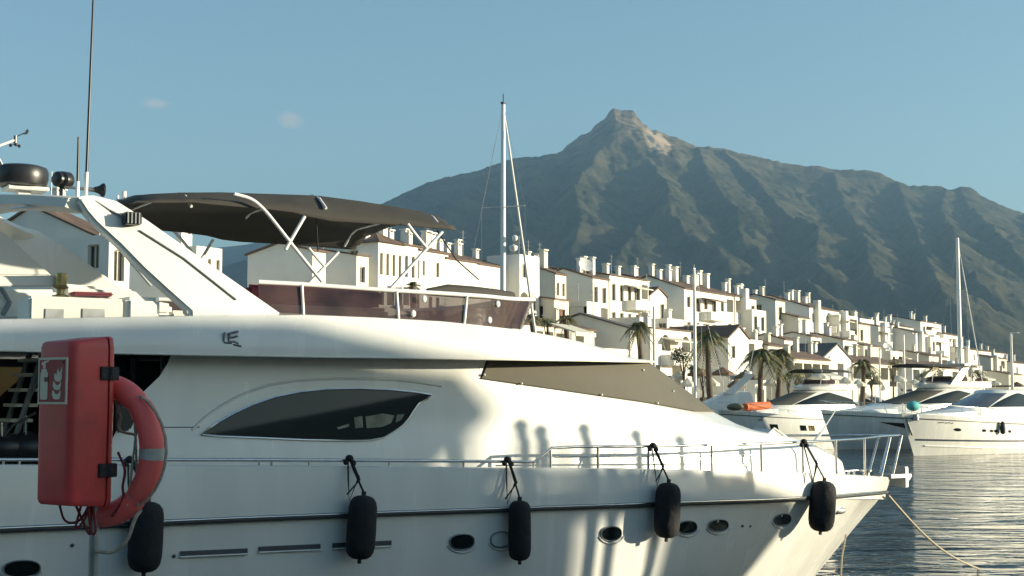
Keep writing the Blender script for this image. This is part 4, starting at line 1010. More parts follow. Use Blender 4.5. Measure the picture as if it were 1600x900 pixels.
def house(label, pxa, pxb, D, ytop, floors, W=8, roof='gable', rise=1.6, wm='wall', gable='', chim=0, rm='tile', seed=0, fh=2.85, group='white houses along the waterfront', dish=0, base=LANDZ, rz=None, cat='house'):
    rnd = random.Random(seed * 7 + int(pxa))
    if D < 40: D = d_up(pxa) + D
    rise *= .72
    if not any(k in label for k in ('plain', 'one ', 'blank', 'two ', 'slit', 'low ', 'porch')):
        floors = [''.join(('s' if rnd.random() < .45 else 'w' if rnd.random() < .3 else c) if c == '.' else c for c in f) for f in floors]
    A = ground_at(pxa, D, base)
    for _ in range(5):
        q = project(Vector((A.x, A.y, 8)))[0]; A.x += (pxa - q) / F * D
    H = at(pxa, ytop, A.y).z - base
    rot = TROT if rz is None else rz; t = Vector((math.cos(rot), math.sin(rot), 0))
    Lh = 4.0
    for _ in range(30):
        q = project(A + t * Lh + Vector((0, 0, 6)))[0]; Lh += (pxb - q) * .04
        Lh = min(max(Lh, 1.5), 60)
    root = empty('house', A, rot); tag(root, label, cat, group)
    X, Yd = Vector((1, 0, 0)), Vector((0, 1, 0))
    holes = []; wins = []; logg = []
    for i, row in enumerate(floors):
        zt = H - i * fh - .35; n = len(row); bw = Lh / n
        for j, ch in enumerate(row):
            c = bw * (j + .5)
            if ch in 'wb': w_, h_ = min(1.35, bw * .5), 1.7
            elif ch == 's': w_, h_ = min(1.0, bw * .45), 1.2
            elif ch == 'd': w_, h_ = min(2.3, bw * .75), 1.6
            elif ch in 'laB': w_, h_ = min(3.4, bw * .86), 2.3
            else: continue
            zb = zt - .45; za = zb - h_
            if ch in 'laB': zb = zt - .1; za = zt - 2.45
            if za < .1: continue
            d = 1.5 if ch in 'la' else .22
            holes.append((c - w_/2, c + w_/2, za, zb, d))
            (logg if ch in 'la' else wins).append((ch, c, w_, za, zb, d))
    mb = MB()
    wall_holes(mb, Vector((0, 0, 0)), X, Yd, Lh, H, holes)
    gh = []
    gl = [(k, ch) for k, ch in enumerate(gable)]
    for k, ch in gl:
        if ch == '.': continue
        n = max(1, (len(gable) + 1) // 2); i = k // n; j = k % n; w_, h_ = (.9, 1.3) if ch in 'wb' else ((2.2, 1.9) if ch == 'l' else (.6, .8))
        c = W / 2 * (j + .6) / n; zt = H - .5 - i * fh
        if zt - h_ < .3: continue
        gh.append((c - w_/2, c + w_/2, zt - h_, zt, .25 if ch != 'l' else 1.2))
        wins.append(('g', c, w_, zt - h_, zt, .25 if ch != 'l' else 1.2))
    wall_holes(mb, Vector((0, 0, 0)), Yd, X, W, H, gh)
    mb.face([(Lh, 0, 0), (Lh, W, 0), (Lh, W, H), (Lh, 0, H)]); mb.face([(0, W, 0), (Lh, W, 0), (Lh, W, H), (0, W, H)])
    rf = MB(); ov = .18; zr = lambda y: 0
    if roof == 'gable':
        for x in (0, Lh): mb.face([(x, 0, H), (x, W, H), (x, W/2, H + rise)])
        for s, (ya, yb) in enumerate(((-ov, W/2), (W + ov, W/2))):
            za, zb = H - ov * rise / (W/2), H + rise
            P = [Vector((-ov, ya, za + .02)), Vector((Lh + ov, ya, za + .02)), Vector((Lh + ov, yb, zb + .02)), Vector((-ov, yb, zb + .02))]
            rf.prism(P, (0, 0, .13))
        zr = lambda y: H + rise * (1 - abs(y - W/2) / (W/2))
    elif roof == 'mono':
        for x in (0, Lh): mb.face([(x, 0, H), (x, W, H), (x, W, H + rise)])
        mb.face([(0, W, H), (Lh, W, H), (Lh, W, H + rise), (0, W, H + rise)])
        P = [Vector((-ov, -ov, H - ov * rise / W + .02)), Vector((Lh + ov, -ov, H - ov * rise / W + .02)), Vector((Lh + ov, W + ov, H + rise * (1 + ov / W) + .02)), Vector((-ov, W + ov, H + rise * (1 + ov / W) + .02))]
        rf.prism(P, (0, 0, .13)); zr = lambda y: H + rise * y / W
    elif roof == 'cross':
        for y in (0, W): mb.face([(0, y, H), (Lh, y, H), (Lh/2, y, H + rise)])
        for xa, xb in ((-ov, Lh/2), (Lh + ov, Lh/2)):
            P = [Vector((xa, -ov, H - ov * rise / (Lh/2) + .02)), Vector((xb, -ov, H + rise + .02)), Vector((xb, W + ov, H + rise + .02)), Vector((xa, W + ov, H - ov * rise / (Lh/2) + .02))]
            rf.prism(P, (0, 0, .18))
        zr = lambda y: H + rise * .5
    elif roof == 'hip':
        q = min(W, Lh) * .45
        b_ = [(-ov*2, -ov*2), (Lh + ov*2, -ov*2), (Lh + ov*2, W + ov*2), (-ov*2, W + ov*2)]
        lo = [Vector((x, y, H + .02)) for x, y in b_]; r0, r1 = Vector((q if Lh > W else Lh/2, W/2 if Lh >= W else q, H + rise)), Vector((Lh - q if Lh > W else Lh/2, W/2 if Lh >= W else W - q, H + rise))
        if Lh >= W: rf.face([lo[0], lo[1], r1, r0]); rf.face([lo[1], lo[2], r1]); rf.face([lo[2], lo[3], r0, r1]); rf.face([lo[3], lo[0], r0])
        else: rf.face([lo[0], lo[1], r0]); rf.face([lo[1], lo[2], r1, r0]); rf.face([lo[2], lo[3], r1]); rf.face([lo[3], lo[0], r0, r1])
        rf.face(lo[::-1]); zr = lambda y: H + rise * (1 - abs(y - W/2) / (W/2))
    else:
        rf.box((.22, .22, H - .35), (Lh - .22, W - .22, H - .25)); zr = lambda y: H - .3
        for lo_, hi_ in (((0, 0, H), (Lh, .22, H + .003)), ((0, W - .22, H), (Lh, W, H + .003)), ((0, .22, H), (.22, W - .22, H + .003)), ((Lh - .22, .22, H), (Lh, W - .22, H + .003))): mb.box(lo_, hi_)
    mb.build('wall', M[wm], root)
    rfo = rf.build('roof', M[rm] if roof != 'flat' else M['quaystone'], root)
    for ch, c, w_, za, zb, d in wins:
        f = MB(); p = MB(); e = .06
        if ch == 'g':
            p.face([(d - .02, c - w_/2, za), (d - .02, c + w_/2, za), (d - .02, c + w_/2, zb), (d - .02, c - w_/2, zb)])
            for a, b in ((c - w_/2, c - w_/2 + e), (c - e/2, c + e/2), (c + w_/2 - e, c + w_/2)): f.box((d - .08, a, za), (d - .03, b, zb))
            f.box((d - .07, c - w_/2, zb - e), (d - .031, c + w_/2, zb)); 
        else:
            p.face([(c - w_/2, d - .02, za), (c + w_/2, d - .02, za), (c + w_/2, d - .02, zb), (c - w_/2, d - .02, zb)])
            for a, b in ((c - w_/2, c - w_/2 + e), (c - e/2, c + e/2), (c + w_/2 - e, c + w_/2)): f.box((a, d - .08, za), (b, d - .03, zb))
            f.box((c - w_/2, d - .07, zb - e), (c + w_/2, d - .031, zb))
        fo = f.build('window', M['frame'] if ch != 'b' else M['shutter'], root); p.build('pane', M['pane'] if ch != 'b' else M['shutter'], fo)
        if ch == 'B':
            q = MB(); q.box((c - w_/2 - .3, -1.0, za - .15), (c + w_/2 + .3, 0, za)); q.box((c - w_/2 - .3, -1.0, za), (c + w_/2 + .3, -.88, za + .85)); q.box((c - w_/2 - .3, -.88, za), (c - w_/2 - .2, 0, za + .85)); q.box((c + w_/2 + .2, -.88, za), (c + w_/2 + .3, 0, za + .85)); q.build('balcony', M[wm], root)
    for ch, c, w_, za, zb, d in logg:
        p = MB(); p.box((c - w_*.32, d - .06, za + .02), (c + w_*.30, d - .01, zb - .35)); fo = p.build('terrace_door', M['pane'], root)
        q = MB(); k = rnd.random()
        if k < .55: q.box((c - w_/2, .02, za), (c + w_/2, .16, za + .85)); q.build('balcony', M[wm], root)
        else:
            for i in range(int(w_ / .16) + 1): q.box((c - w_/2 + i * .16, .06, za), (c - w_/2 + i * .16 + .03, .09, za + .9))
            q.box((c - w_/2, .05, za + .9), (c + w_/2, .10, za + .95)); q.build('railing', M['iron'], root)
        if ch == 'a':
            q = MB(); n = 10; arc = [Vector((c - w_/2 * math.cos(math.pi * i / n), .04, zb - w_ * .42 + w_ * .42 * math.sin(math.pi * i / n))) for i in range(n + 1)]
            q.prism([Vector((c - w_/2, .04, zb))] + arc[:n//2 + 1], (0, .2, 0)); q.prism(arc[n//2:] + [Vector((c + w_/2, .04, zb))], (0, .2, 0)); q.build('arch', M[wm], root)
    for i in range(chim):
        x = Lh * (i + .5 + rnd.uniform(-.25, .25)) / chim; y = W * rnd.uniform(.22, .5); z = zr(y)
        hh_ = rnd.uniform(.7, 1.7); s = rnd.uniform(.24, .36)
        q = MB(); q.box((x - s, y - s * .8, z - .3), (x + s, y + s * .8, z + hh_)); q.box((x - s - .08, y - s * .8 - .08, z + hh_ + .12), (x + s + .08, y + s * .8 + .08, z + hh_ + .24))
        for a in (-1, 1):
            q.box((x + a * s * .8 - .06, y - s * .7, z + hh_), (x + a * s * .8 + .06, y + s * .7, z + hh_ + .12))
        q.build('chimney', M[wm], rfo)
    if len(floors) >= 3 and Lh > 3.5:
        k = rnd.randint(0, 2); pw = Lh * rnd.uniform(.35, .6); x0 = rnd.uniform(0, Lh - pw); ph = rnd.uniform(2.7, 3.3) + (3.0 if k == 2 else 0)
        q = MB(); wall_holes(q, Vector((x0, -2.2, 0)), X, Yd, pw, ph + .6, [(pw * .15, pw * .85, ph - 2.4, ph - .3, 1.2)])
        for xx in (x0, x0 + pw): q.face([(xx, -2.2, 0), (xx, 0, 0), (xx, 0, ph + .6), (xx, -2.2, ph + .6)])
        q.face([(x0, -2.2, ph), (x0 + pw, -2.2, ph), (x0 + pw, 0, ph), (x0, 0, ph)]); q.build('porch', M[wm if k else 'wall'], root)
        q = MB(); q.box((x0 + pw * .2, -1.2, ph - 2.4), (x0 + pw * .8, -1.1, ph - .5)); q.build('terrace_door', M['pane'], root)
    if len(floors) >= 3 and Lh > 6 and rnd.random() < .6:
        x = Lh * rnd.uniform(.1, .25); q = MB(); q.box((x, -.7, 0), (x + 1.0, .1, H + rnd.uniform(.2, 1.2))); q.build('chimney_breast', M[wm], root)
    if len(floors) >= 2 and Lh > 6:
        for i in range(1, len(floors)):
            if rnd.random() < .55:
                pw = rnd.uniform(2.0, min(4.5, Lh * .5)); x0 = rnd.uniform(0.2, Lh - pw - .2); z = H - i * fh - .30
                q = MB(); q.box((x0, -1.3, z - .16), (x0 + pw, -.004, z)); q.box((x0, -1.3, z), (x0 + pw, -1.18, z + .8)); q.box((x0, -1.18, z), (x0 + .1, -.004, z + .8)); q.box((x0 + pw - .1, -1.18, z), (x0 + pw, -.004, z + .8)); q.build('balcony', M['wall'], root)
                q = MB(); q.prism([Vector((x0, -.03, z + 2.45)), Vector((x0, -1.4, z + 2.1)), Vector((x0, -1.4, z + 2.0)), Vector((x0, -.03, z + 2.35))], (pw, 0, 0)); q.build('balcony_awning', M['tile' if rnd.random() < .35 else 'awn'], root)
    if rnd.random() < .75:
        x = Lh * rnd.uniform(.2, .8); z = zr(W * .5); q = MB(); q.tube([(x, W * .4, z - .2), (x, W * .4, z + 2.2)], .03, 5)
        for dz in (1.2, 1.6, 2.0): q.tube([(x - .5, W * .4, z + dz), (x + .5, W * .4, z + dz)], .018, 4)
        q.build('roof_aerial', M['galv'], rfo)
    for i in range(dish):
        x = Lh * rnd.uniform(.1, .7); y = W * rnd.uniform(.1, .4); z = zr(y)
        q = MB(); MT = Matrix.Translation((x, y, z + .9)) @ Matrix.Rotation(R(-40), 4, 'Z') @ Matrix.Rotation(R(60), 4, 'X')
        q.lathe([(.02, .0), (.4, .05), (.75, .2), (.76, .22), (.40, .09), (.02, .04)], 16, MT); q.tube([(x, y, z - .2), (x, y, z + .9)], .05, 6); q.build('satellite_dish', M['alu'], rfo, smooth=60)
    HOUSES.append(root); return root

H_ = house
# behind the radar arch
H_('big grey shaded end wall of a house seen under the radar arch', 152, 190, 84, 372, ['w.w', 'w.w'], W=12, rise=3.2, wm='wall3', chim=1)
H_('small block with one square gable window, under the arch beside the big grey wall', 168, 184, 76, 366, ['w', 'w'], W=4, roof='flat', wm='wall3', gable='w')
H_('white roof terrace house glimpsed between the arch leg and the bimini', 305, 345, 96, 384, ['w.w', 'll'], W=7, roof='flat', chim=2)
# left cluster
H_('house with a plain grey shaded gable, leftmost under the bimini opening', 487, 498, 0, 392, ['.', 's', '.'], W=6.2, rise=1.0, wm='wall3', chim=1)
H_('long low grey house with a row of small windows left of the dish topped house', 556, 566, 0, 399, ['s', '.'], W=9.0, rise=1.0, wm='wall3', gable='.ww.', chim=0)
H_('white upper terrace house standing behind the long grey house', 527, 566, 8, 376, ['dddd', 'w.w.'], W=5, roof='flat', chim=1)
H_('tall house with four narrow windows under a tiled hip roof, dish on top', 590, 629, 0, 378, ['wwww', '.lB', 'll.'], W=6, roof='hip', rise=1.4, gable='.w..', chim=3, dish=1)
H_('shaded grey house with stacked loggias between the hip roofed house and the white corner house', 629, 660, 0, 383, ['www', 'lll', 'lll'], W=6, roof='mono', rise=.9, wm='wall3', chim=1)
H_('white house with two tall dark windows right of the stacked loggias', 655, 700, 0, 391, ['s.s.', '.ww.', 'w..w', 'l.ll'], W=8, roof='gable', rise=1.6, chim=3)
H_('long plain white house with a single tall chimney left of the sailing mast', 697, 748, 0, 404, ['....', '...s', 's..s', 'w.ww'], W=8, rise=1.8, chim=3, dish=1)
H_('plain white house with a low tiled roof directly behind the sailing mast', 748, 799, 0, 413, ['....', '..s.', 'b..w', 'll.w'], W=8, rise=1.6, chim=3)
H_('square white tower house with an arched balcony right of the sailing mast', 812, 843, -3, 397, ['..', 'a.', 'ww', 'l.'], W=3.4, roof='flat', wm='wall')
H_('tan gabled house close behind the square white tower', 868, 885, 0, 428, ['.s', 'w.', 'l.'], W=6, rise=1.4, wm='wall2', gable='.w.w', chim=2)
H_('white peaked house behind the tan gabled house', 850, 880, 9, 418, ['w.', 'w.'], W=7, rise=1.2, chim=2)
H_('grey gabled house with a tall white chimney breast, roof dish above it', 925, 951, 0, 434, ['w.', '.b', 's.'], W=6.5, rise=1.4, wm='wall', gable='..l.', chim=2, dish=2)
H_('white house with paired windows and two stacked square loggias', 953, 1014, 0, 430, ['wwwdl', 'wwswl', 'lswsl'], W=7, roof='mono', rise=1.5, chim=4)
H_('low white house with a steep end gable below the long chimneyed house', 1016, 1042, 3, 461, ['.w', 'w.'], W=4, roof='cross', rise=1.2, chim=1)
H_('house row behind with white ledge chimneys between two bigger houses', 1010, 1066, 16, 438, ['w.w.', 'l.l.'], W=9, rise=1.6, wm='wall3', chim=3)
H_('long white house with a tan end gable and a row of roof chimneys', 1070, 1148, 0, 451, ['sdswsl', 'swdswa', 'wsdwsl', 'lslwsl'], W=9, rise=2.2, gable='.wwl', wm='wall', chim=9)
H_('white house of stacked loggias joined to the right end of the chimneyed row', 1150, 1183, 0, 463, ['l.w', 'll.', 'l.l', 'ww.'], W=6, rise=1.2, wm='wall', chim=4)
H_('narrow white house stepping down at the right end of the chimneyed row', 1176, 1198, -4, 483, ['ww', 'ww', 'l.'], W=5, roof='flat', wm='wall')
# right
H_('tan house with a dark pitched roof above the pair of palms', 1213, 1228, 6, 469, ['w', 'w', '.'], W=6, rise=1.2, wm='wall2', gable='.w..', chim=1)
H_('house with a broad blank tan end wall above the pair of palms', 1248, 1266, 0, 496, ['s', 'w', '.'], W=9, rise=1.6, wm='wall2', gable='..s.', chim=0)
H_('long grey gabled white house with two pairs of tall windows', 1266, 1313, 5, 480, ['s.ww', 'w..w', 'l.l.'], W=12, rise=2.6, wm='wall', chim=6)
H_('white house with a boxed roof room right of the long gabled house', 1313, 1342, 0, 491, ['ll', 'w.', 'll'], W=8, roof='flat', wm='wall', chim=3)
H_('pale narrow house with one slit window beside the white corner house', 1343, 1361, 0, 506, ['w.', '.w', 'l.'], W=5, rise=1.0, wm='wall2', gable='....', chim=1)
H_('white corner house with one dark square window', 1374, 1392, 0, 510, ['.s', 'd.', 'l.'], W=4.5, roof='mono', rise=1.2, wm='wall', chim=1)
H_('flat white roof terrace house with a tall curved flue', 1345, 1392, 14, 497, ['w.w.', 'l.l.'], W=8, roof='flat', chim=4)
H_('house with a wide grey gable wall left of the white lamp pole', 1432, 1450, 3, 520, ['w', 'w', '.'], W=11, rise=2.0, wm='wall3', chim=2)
H_('upper white house with two roof chimneys left of the striped forestay', 1440, 1474, 14, 502, ['w..', 'l.l'], W=10, rise=1.4, chim=3)
H_('middle white house half hidden behind the lamp pole', 1455, 1486, 0, 526, ['.w.', 'l.w', 'w.l'], W=8, roof='flat', chim=2)
H_('white house directly behind the right sailing mast', 1476, 1508, 10, 522, ['w.l', '.wl', 'll.'], W=8, rise=1.4, chim=2)
H_('stepped white house just right of the right sailing mast', 1505, 1530, 0, 545, ['l.', 'w.', 'l.'], W=7, roof='mono', rise=1.6, chim=1)
H_('cream gabled house with two windows and two loggias near the right edge', 1549, 1576, 0, 559, ['sl', 'wl', 'wl'], W=8, rise=1.2, wm='wall2', gable='....', chim=1)
H_('white house at the right edge behind the lamp standard', 1583, 1640, 0, 567, ['w.lw', 'l.wl'], W=8, rise=1.2, chim=3)
H_('far white house with a tiled roof above the cream gabled house', 1530, 1580, 26, 548, ['w.w.', 'l.w.'], W=8, rise=1.2, chim=3)
# low front row
H_('low slate roofed house with a grey end wall left of the bushy palm', 985, 996, 124, 514, ['.', '.'], W=10, roof='gable', rise=2.0, wm='wall3', rm='slate', gable='...s')
H_('white two storey house with arched openings behind the thin mast', 1016, 1080, 128, 513, ['.a.a', 'l.l.'], W=7, roof='mono', rise=1.0, wm='wall', gable='....', chim=1)
H_('white gable fronted house with one small window right of the big palm', 1138, 1170, 138, 527, ['s.', '.B', 'l.'], W=8, roof='cross', rise=1.6, wm='wall')
H_('low brown roofed house behind the pair of palms', 1240, 1296, 146, 560, ['llll'], W=4.5, rise=1.2, wm='wall2', chim=3)
H_('low white house with a steep grey roof right of the pair of palms', 1284, 1330, 158, 560, ['l.l.'], W=5, roof='cross', rise=2.4, rm='slate', wm='wall', chim=2)
H_('low terrace house with a pale awning left of the thin white pole', 1332, 1402, 168, 566, ['ll.ll'], W=5, rise=1.3, wm='wall2', chim=3)
H_('low white house with a brown roof behind the hardtop yacht', 1425, 1500, 200, 572, ['l.ll.l'], W=5, rise=1.3, wm='wall', chim=2)
H_('low white house under the square tower with a small tiled porch', 800, 866, 112, 505, ['w.ll'], W=8, rise=1.6, wm='wall', chim=1)
H_('low flat roofed white house just above the windscreen of the big yacht', 930, 982, 112, 543, ['..ld'], W=7, roof='flat', wm='wall')
H_('low house with a brown tiled porch left of the slate roof', 868, 928, 118, 512, ['l.l.'], W=8, rise=1.4, wm='wall2', chim=1)

# middle terraces stepping down to the quay
H_('stepped white terrace block below the grey gable with the chimney breast', 912, 951, -8, 470, ['l.l', 'w.s'], W=5, roof='flat', gable='l...')
H_('small tan block with brown shutters below the tan gabled house', 866, 889, -6, 468, ['b', 'w'], W=4, roof='mono', rise=.8, wm='wall2', gable='.b..')
H_('small white roof terrace below the two stacked square loggias', 1000, 1018, -9, 495, ['s', 'w'], W=4, roof='flat')
H_('low white cube between the arched house and the chimneyed row', 1043, 1069, -9, 497, ['w.', 's.'], W=4, roof='flat', gable='w...', chim=1)
H_('grey terrace with a parapet under the middle of the chimneyed row', 1088, 1134, -12, 507, ['l.ll', 'w.ww'], W=6, roof='flat', wm='wall3', gable='s...')
H_('white block with a loggia right of the gable fronted house', 1168, 1192, -16, 530, ['l.', 'w.'], W=4, roof='flat', chim=1)
H_('small white house with chimneys between the two palm crowns and the tan end wall', 1226, 1247, -16, 531, ['w.', 's.'], W=5, rise=1.0, chim=3, wm='wall')
H_('brown roofed link house below the blank tan end wall', 1200, 1226, -18, 540, ['s.', 'w.'], W=6, rise=1.2, wm='wall2', chim=2)
H_('white stair block with slim chimneys right of the blank tan end wall', 1268, 1284, -14, 526, ['l', 'w'], W=5, rise=.8, wm='wall', chim=2)
H_('grey gabled house below the boxed roof room', 1318, 1340, -14, 531, ['w.', 's.'], W=9, rise=1.4, wm='wall3', chim=2)
H_('tan house with a pale awning balcony below the slit window house', 1350, 1378, -12, 540, ['B.', 'l.'], W=6, rise=1.0, wm='wall2', chim=1)
H_('white cube with a roof dish behind the thin pole', 1392, 1412, -14, 548, ['w.', 'l.'], W=6, roof='flat', dish=1)
H_('brown roofed tan house left of the right sailing mast', 1452, 1482, -20, 556, ['w.l', 'l.l'], W=8, rise=1.2, wm='wall2', chim=2)
H_('white house with a dark doorway under the stepped white house', 1510, 1536, -24, 570, ['l.', 'l.'], W=6, roof='mono', rise=.8, chim=1)
H_('small brown roofed house just left of the lamp standard', 1576, 1600, -26, 585, ['l.'], W=7, rise=1.0, wm='wall2', chim=1)
H_('white upper house with a pergola terrace behind the stacked loggias row', 1184, 1206, 14, 470, ['l.', 'w.'], W=6, rise=1.0, chim=2)
H_('white attic house above the flat roof terrace with the flue', 1395, 1430, 16, 508, ['w.w', 'l.s'], W=8, rise=1.4, chim=3)
# ================================================================== OTHER BOATS
def motor_boat(label, loc, head, Lb=14, Bm=4.2, fb=2.1, sb=1.5, cab=(0.12, 0.62), ch=1.5, fly=False, hardtop=None, arch=False, ports=0, wins=0, stripe=None, cover=None, glass='greyglass', rail=True, side='coupe', body='gel', bimini=None, flyh=.55, rake=.16, bow_rake=1.0, name='motor_boat', group='moored boats'):
    root = empty(name, (loc[0], loc[1], 0), head); tag(root, label, 'boat', group)
    n = 16
    def hb(s, k): return Bm/2 * (1 - .10 * k) * (1 - max(0, (s - (.46 - .15 * k)) / (.54 + .15 * k)) ** (2.7 - .6 * k)) * (0.9 + .1 * min(1, s * 4))
    def sh(s): return sb + (fb - sb) * s ** 1.6
    mb = MB(); rws = []
    KL = ((0, 0), (.18, .03), (.45, .14), (.75, .45), (1, 1))
    S_ = [1 - (1 - i / n) ** 1.4 for i in range(n + 1)]
    def hp(s, f, sg, off=0.0):
        k = np.interp(f, [q[0] for q in KL], [q[1] for q in KL]); z = sh(s) * (1 - f) - .4 * f
        x = s * (Lb - bow_rake * 1.5 * f)
        return Vector((x, -sg * (max(0, hb(s, k)) + off), z))
    for sg in (1, -1):
        mb.grid([[hp(s, f, sg) for s in S_] for f in (0, .18, .45, .75, 1)])
    mb.grid([[hp(0, f, 1) for f in (0, .5, 1)], [hp(0, f, -1) for f in (0, .5, 1)]])
    mb.grid([[hp(s, 0.0, sg) + Vector((0, 0, -.02)) for s in S_] for sg in (1, -1)])
    mb.build('hull', M[body], root, smooth=40)
    for sg in (1, -1):
        q = MB(); q.tube([hp(s, .10, sg, .02) for s in S_], .035, 6); q.build('rub_rail', M['strake'], root, smooth=60)
        if stripe:
            q = MB(); q.grid([[hp(s, stripe[0], sg, .012) for s in S_[:-1]], [hp(s, stripe[1], sg, .012) for s in S_[:-1]]]); q.build('stripe', M['boot'], root)
        for i in range(ports):
            s = .55 + .07 * i; q = MB(); c = [hp(s + .011 * math.cos(a), .36 + .05 * math.sin(a), sg, .015) for a in np.linspace(0, 2*math.pi, 12, endpoint=False)]; q.face(c); q.build('porthole', M['glass'], root)
        for i in range(wins):
            s = (.50, .56, .74)[i]; q = MB(); q.face([hp(s, .30, sg, .015), hp(s + .042, .30, sg, .015), hp(s + .042, .46, sg, .015), hp(s, .46, sg, .015)]); q.build('hull_window', M['glass'], root)
        if side == 'long':
            q = MB(); up = [hp(s, .22, sg, .015) for s in np.linspace(.50, .80, 9)]; dn = [hp(s, .22 + .16 * math.sin(math.pi * (i / 8) ** .7), sg, .015) for i, s in enumerate(np.linspace(.50, .80, 9))]; q.grid([up, dn]); q.build('hull_window', M['glass'], root)
    # cabin
    xa, xf = cab[0] * Lb, cab[1] * Lb; zb = sh(cab[1]) - .15; cw = Bm * .38; za0 = sh(.3) - .1
    lev = [(za0, 1.0, xa, xf + .9), (zb + .30 * ch, .96, xa + .1, xf), (zb + .40 * ch, .95, xa + .12, xf - .05), (zb + .88 * ch, .82, xa + .5, xf - rake * Lb), (zb + .97 * ch, .76, xa + .6, xf - rake * Lb - .25), (zb + ch, .5, xa + .8, xf - rake * Lb - .6)]
    def ring(z, wv, x0, x1, off=0.0, m=18):
        us = x0 + (x1 - x0) * .45
        out = [(x0, wv * cw + off)] + [(lerp(x0, us, t), wv * cw + off) for t in (.35, .7)] + [(u, v + off * (v > 1e-3)) for u, v in (plan(us, wv * cw, x1, i / m, 2.4) for i in range(m + 1))]
        return [(x, v, z) for x, v in out]
    mb = MB()
    for sg in (1, -1): mb.grid([[Vector((x, -v * sg, z)) for x, v, z in ring(*l)] for l in lev])
    for r in (ring(*lev[-1]),): mb.grid([[Vector((x, -v, z)) for x, v, z in r], [Vector((x, v, z)) for x, v, z in r]])
    a = [Vector((l[2], -l[1] * cw, l[0])) for l in lev]; b = [Vector((p.x, -p.y, p.z)) for p in a]; mb.grid([a, b])
    mb.build('cabin', M[body], root, smooth=40)
    # foredeck trunk
    mb = MB(); tr = []
    for t in np.linspace(0, 1, 7):
        x = lerp(xf - .3, Lb * .90, t); hw_ = lerp(cw * .85, .15, t ** 1.5); zt = lerp(zb + .42 * ch, sh(.9) + .05, t ** .7)
        tr.append([Vector((x, hw_ * c, lerp(sh(min(.95, x / Lb)) - .1, zt, q))) for c, q in ((1, 0), (.95, .7), (.6, 1), (0, 1.03), (-.6, 1), (-.95, .7), (-1, 0))])
    mb.grid(tr); mb.build('foredeck', M[body], root, smooth=50)
    g0 = ring(*lev[2], off=.015); g1 = ring(*lev[3], off=.015)
    for lo_, hi_, nm, mt in ((2 if side == 'coupe' else 9, len(g0) - 1, 'windscreen', cover or glass),):
        pass
    kf = 3 + 7
    for sg in (1, -1):
        q = MB(); q.grid([[Vector((x + .02, -v * sg, z)) for x, v, z in g0[kf:]], [Vector((x + .02, -v * sg, z)) for x, v, z in g1[kf:]]]); q.build('windscreen', M[cover or glass], root, smooth=60)
        # arched side window
        m = 12; up = []; dn = []
        for i in range(m + 1):
            t = i / m; j = t * (kf - .6); i0 = int(j); fr = j - i0; i1 = min(i0 + 1, len(g0) - 1)
            pa = Vector(g0[i0]).lerp(Vector(g0[i1]), fr); pb_ = Vector(g1[i0]).lerp(Vector(g1[i1]), fr); h = math.sin(math.pi * (0.08 + .86 * t)) ** .6
            dn.append(Vector((pa.x, -pa.y * sg, pa.z + .04))); up.append(Vector((lerp(pa.x, pb_.x, h), -lerp(pa.y, pb_.y, h) * sg, lerp(pa.z, pb_.z, h) + .0)))
        if side != 'plain':
            q = MB(); q.grid([dn, up]); q.build('side_window', M['glass'], root)
    top = lev[-1][0]
    if fly:
        f0 = ring(top - .05, .86, xa - .3, xf - rake * Lb + .1); f1 = ring(top + flyh, .80, xa - .5, xf - rake * Lb - 1.1)
        mb = MB()
        for sg in (1, -1):
            mb.grid([[Vector((x, -v * sg, z)) for x, v, z in f0], [Vector((x + .05, -(v + .04) * sg, lerp(z, top + flyh, .5))) for x, v, z in f0], [Vector((x, -v * sg, z)) for x, v, z in f1], [Vector((x - .05 * (v < .3), -max(0, v - .1) * sg, z - .02)) for x, v, z in f1], [Vector((x - .1 * (v < .3), -max(0, v - .12) * sg, z - .4)) for x, v, z in f1]])
        e = [(x, max(0, v - .12), z - .4) for x, v, z in f1]; mb.grid([[Vector((x, v, z)) for x, v, z in e], [Vector((x, -v, z)) for x, v, z in e]])
        mb.build('flybridge', M[body], root, smooth=45)
        w0 = f1[6:]; q = MB()
        for sg in (1, -1): q.grid([[Vector((x - .03, -v * sg, z)) for x, v, z in w0], [Vector((x - .25, -v * .97 * sg, z + .32)) for x, v, z in w0]])
        q.build('fly_windscreen', M['smoked'], root, smooth=60)
        q = MB(); q.box((xa + 1.0, -cw * .5, top), (xa + 1.6, cw * .5, top + .75)); q.box((xf - rake * Lb - 2.6, -.9, top), (xf - rake * Lb - 2.0, .9, top + .8)); q.build('fly_seat', M['cream'], root, bevel=.06)
        top += flyh
    az = top
    if arch:
        x0 = xa + .15 * Lb
        for sg in (1, -1):
            q = MB(); q.prism([Vector((x0 + 1.5, -cw * .86 * sg, az - .25)), Vector((x0 + .6, -cw * .86 * sg, az - .25)), Vector((x0 - .9, -cw * .80 * sg, az + 1.15)), Vector((x0 - .3, -cw * .80 * sg, az + 1.25))], (0, .16 * sg, 0)); q.build('arch_leg', M[body], root, bevel=.03)
        q = MB(); q.box((x0 - .95, -cw * .84, az + 1.16), (x0 - .15, cw * .84, az + 1.30)); ab = q.build('arch_beam', M[body], root, bevel=.05)
        q = MB(); q.lathe([(.2,0),(.28,.04),(.28,.16),(.2,.22),(.02,.23)], 14, Matrix.Translation((x0 - .5, 0, az + 1.302))); q.build('radar_dome', M['alu'], ab, smooth=50)
        q = MB(); q.tube([(x0 - .5, .7, az + 1.3), (x0 - .9, .7, az + 3.2)], .02, 6); q.build('aerial', M['alu'], ab)
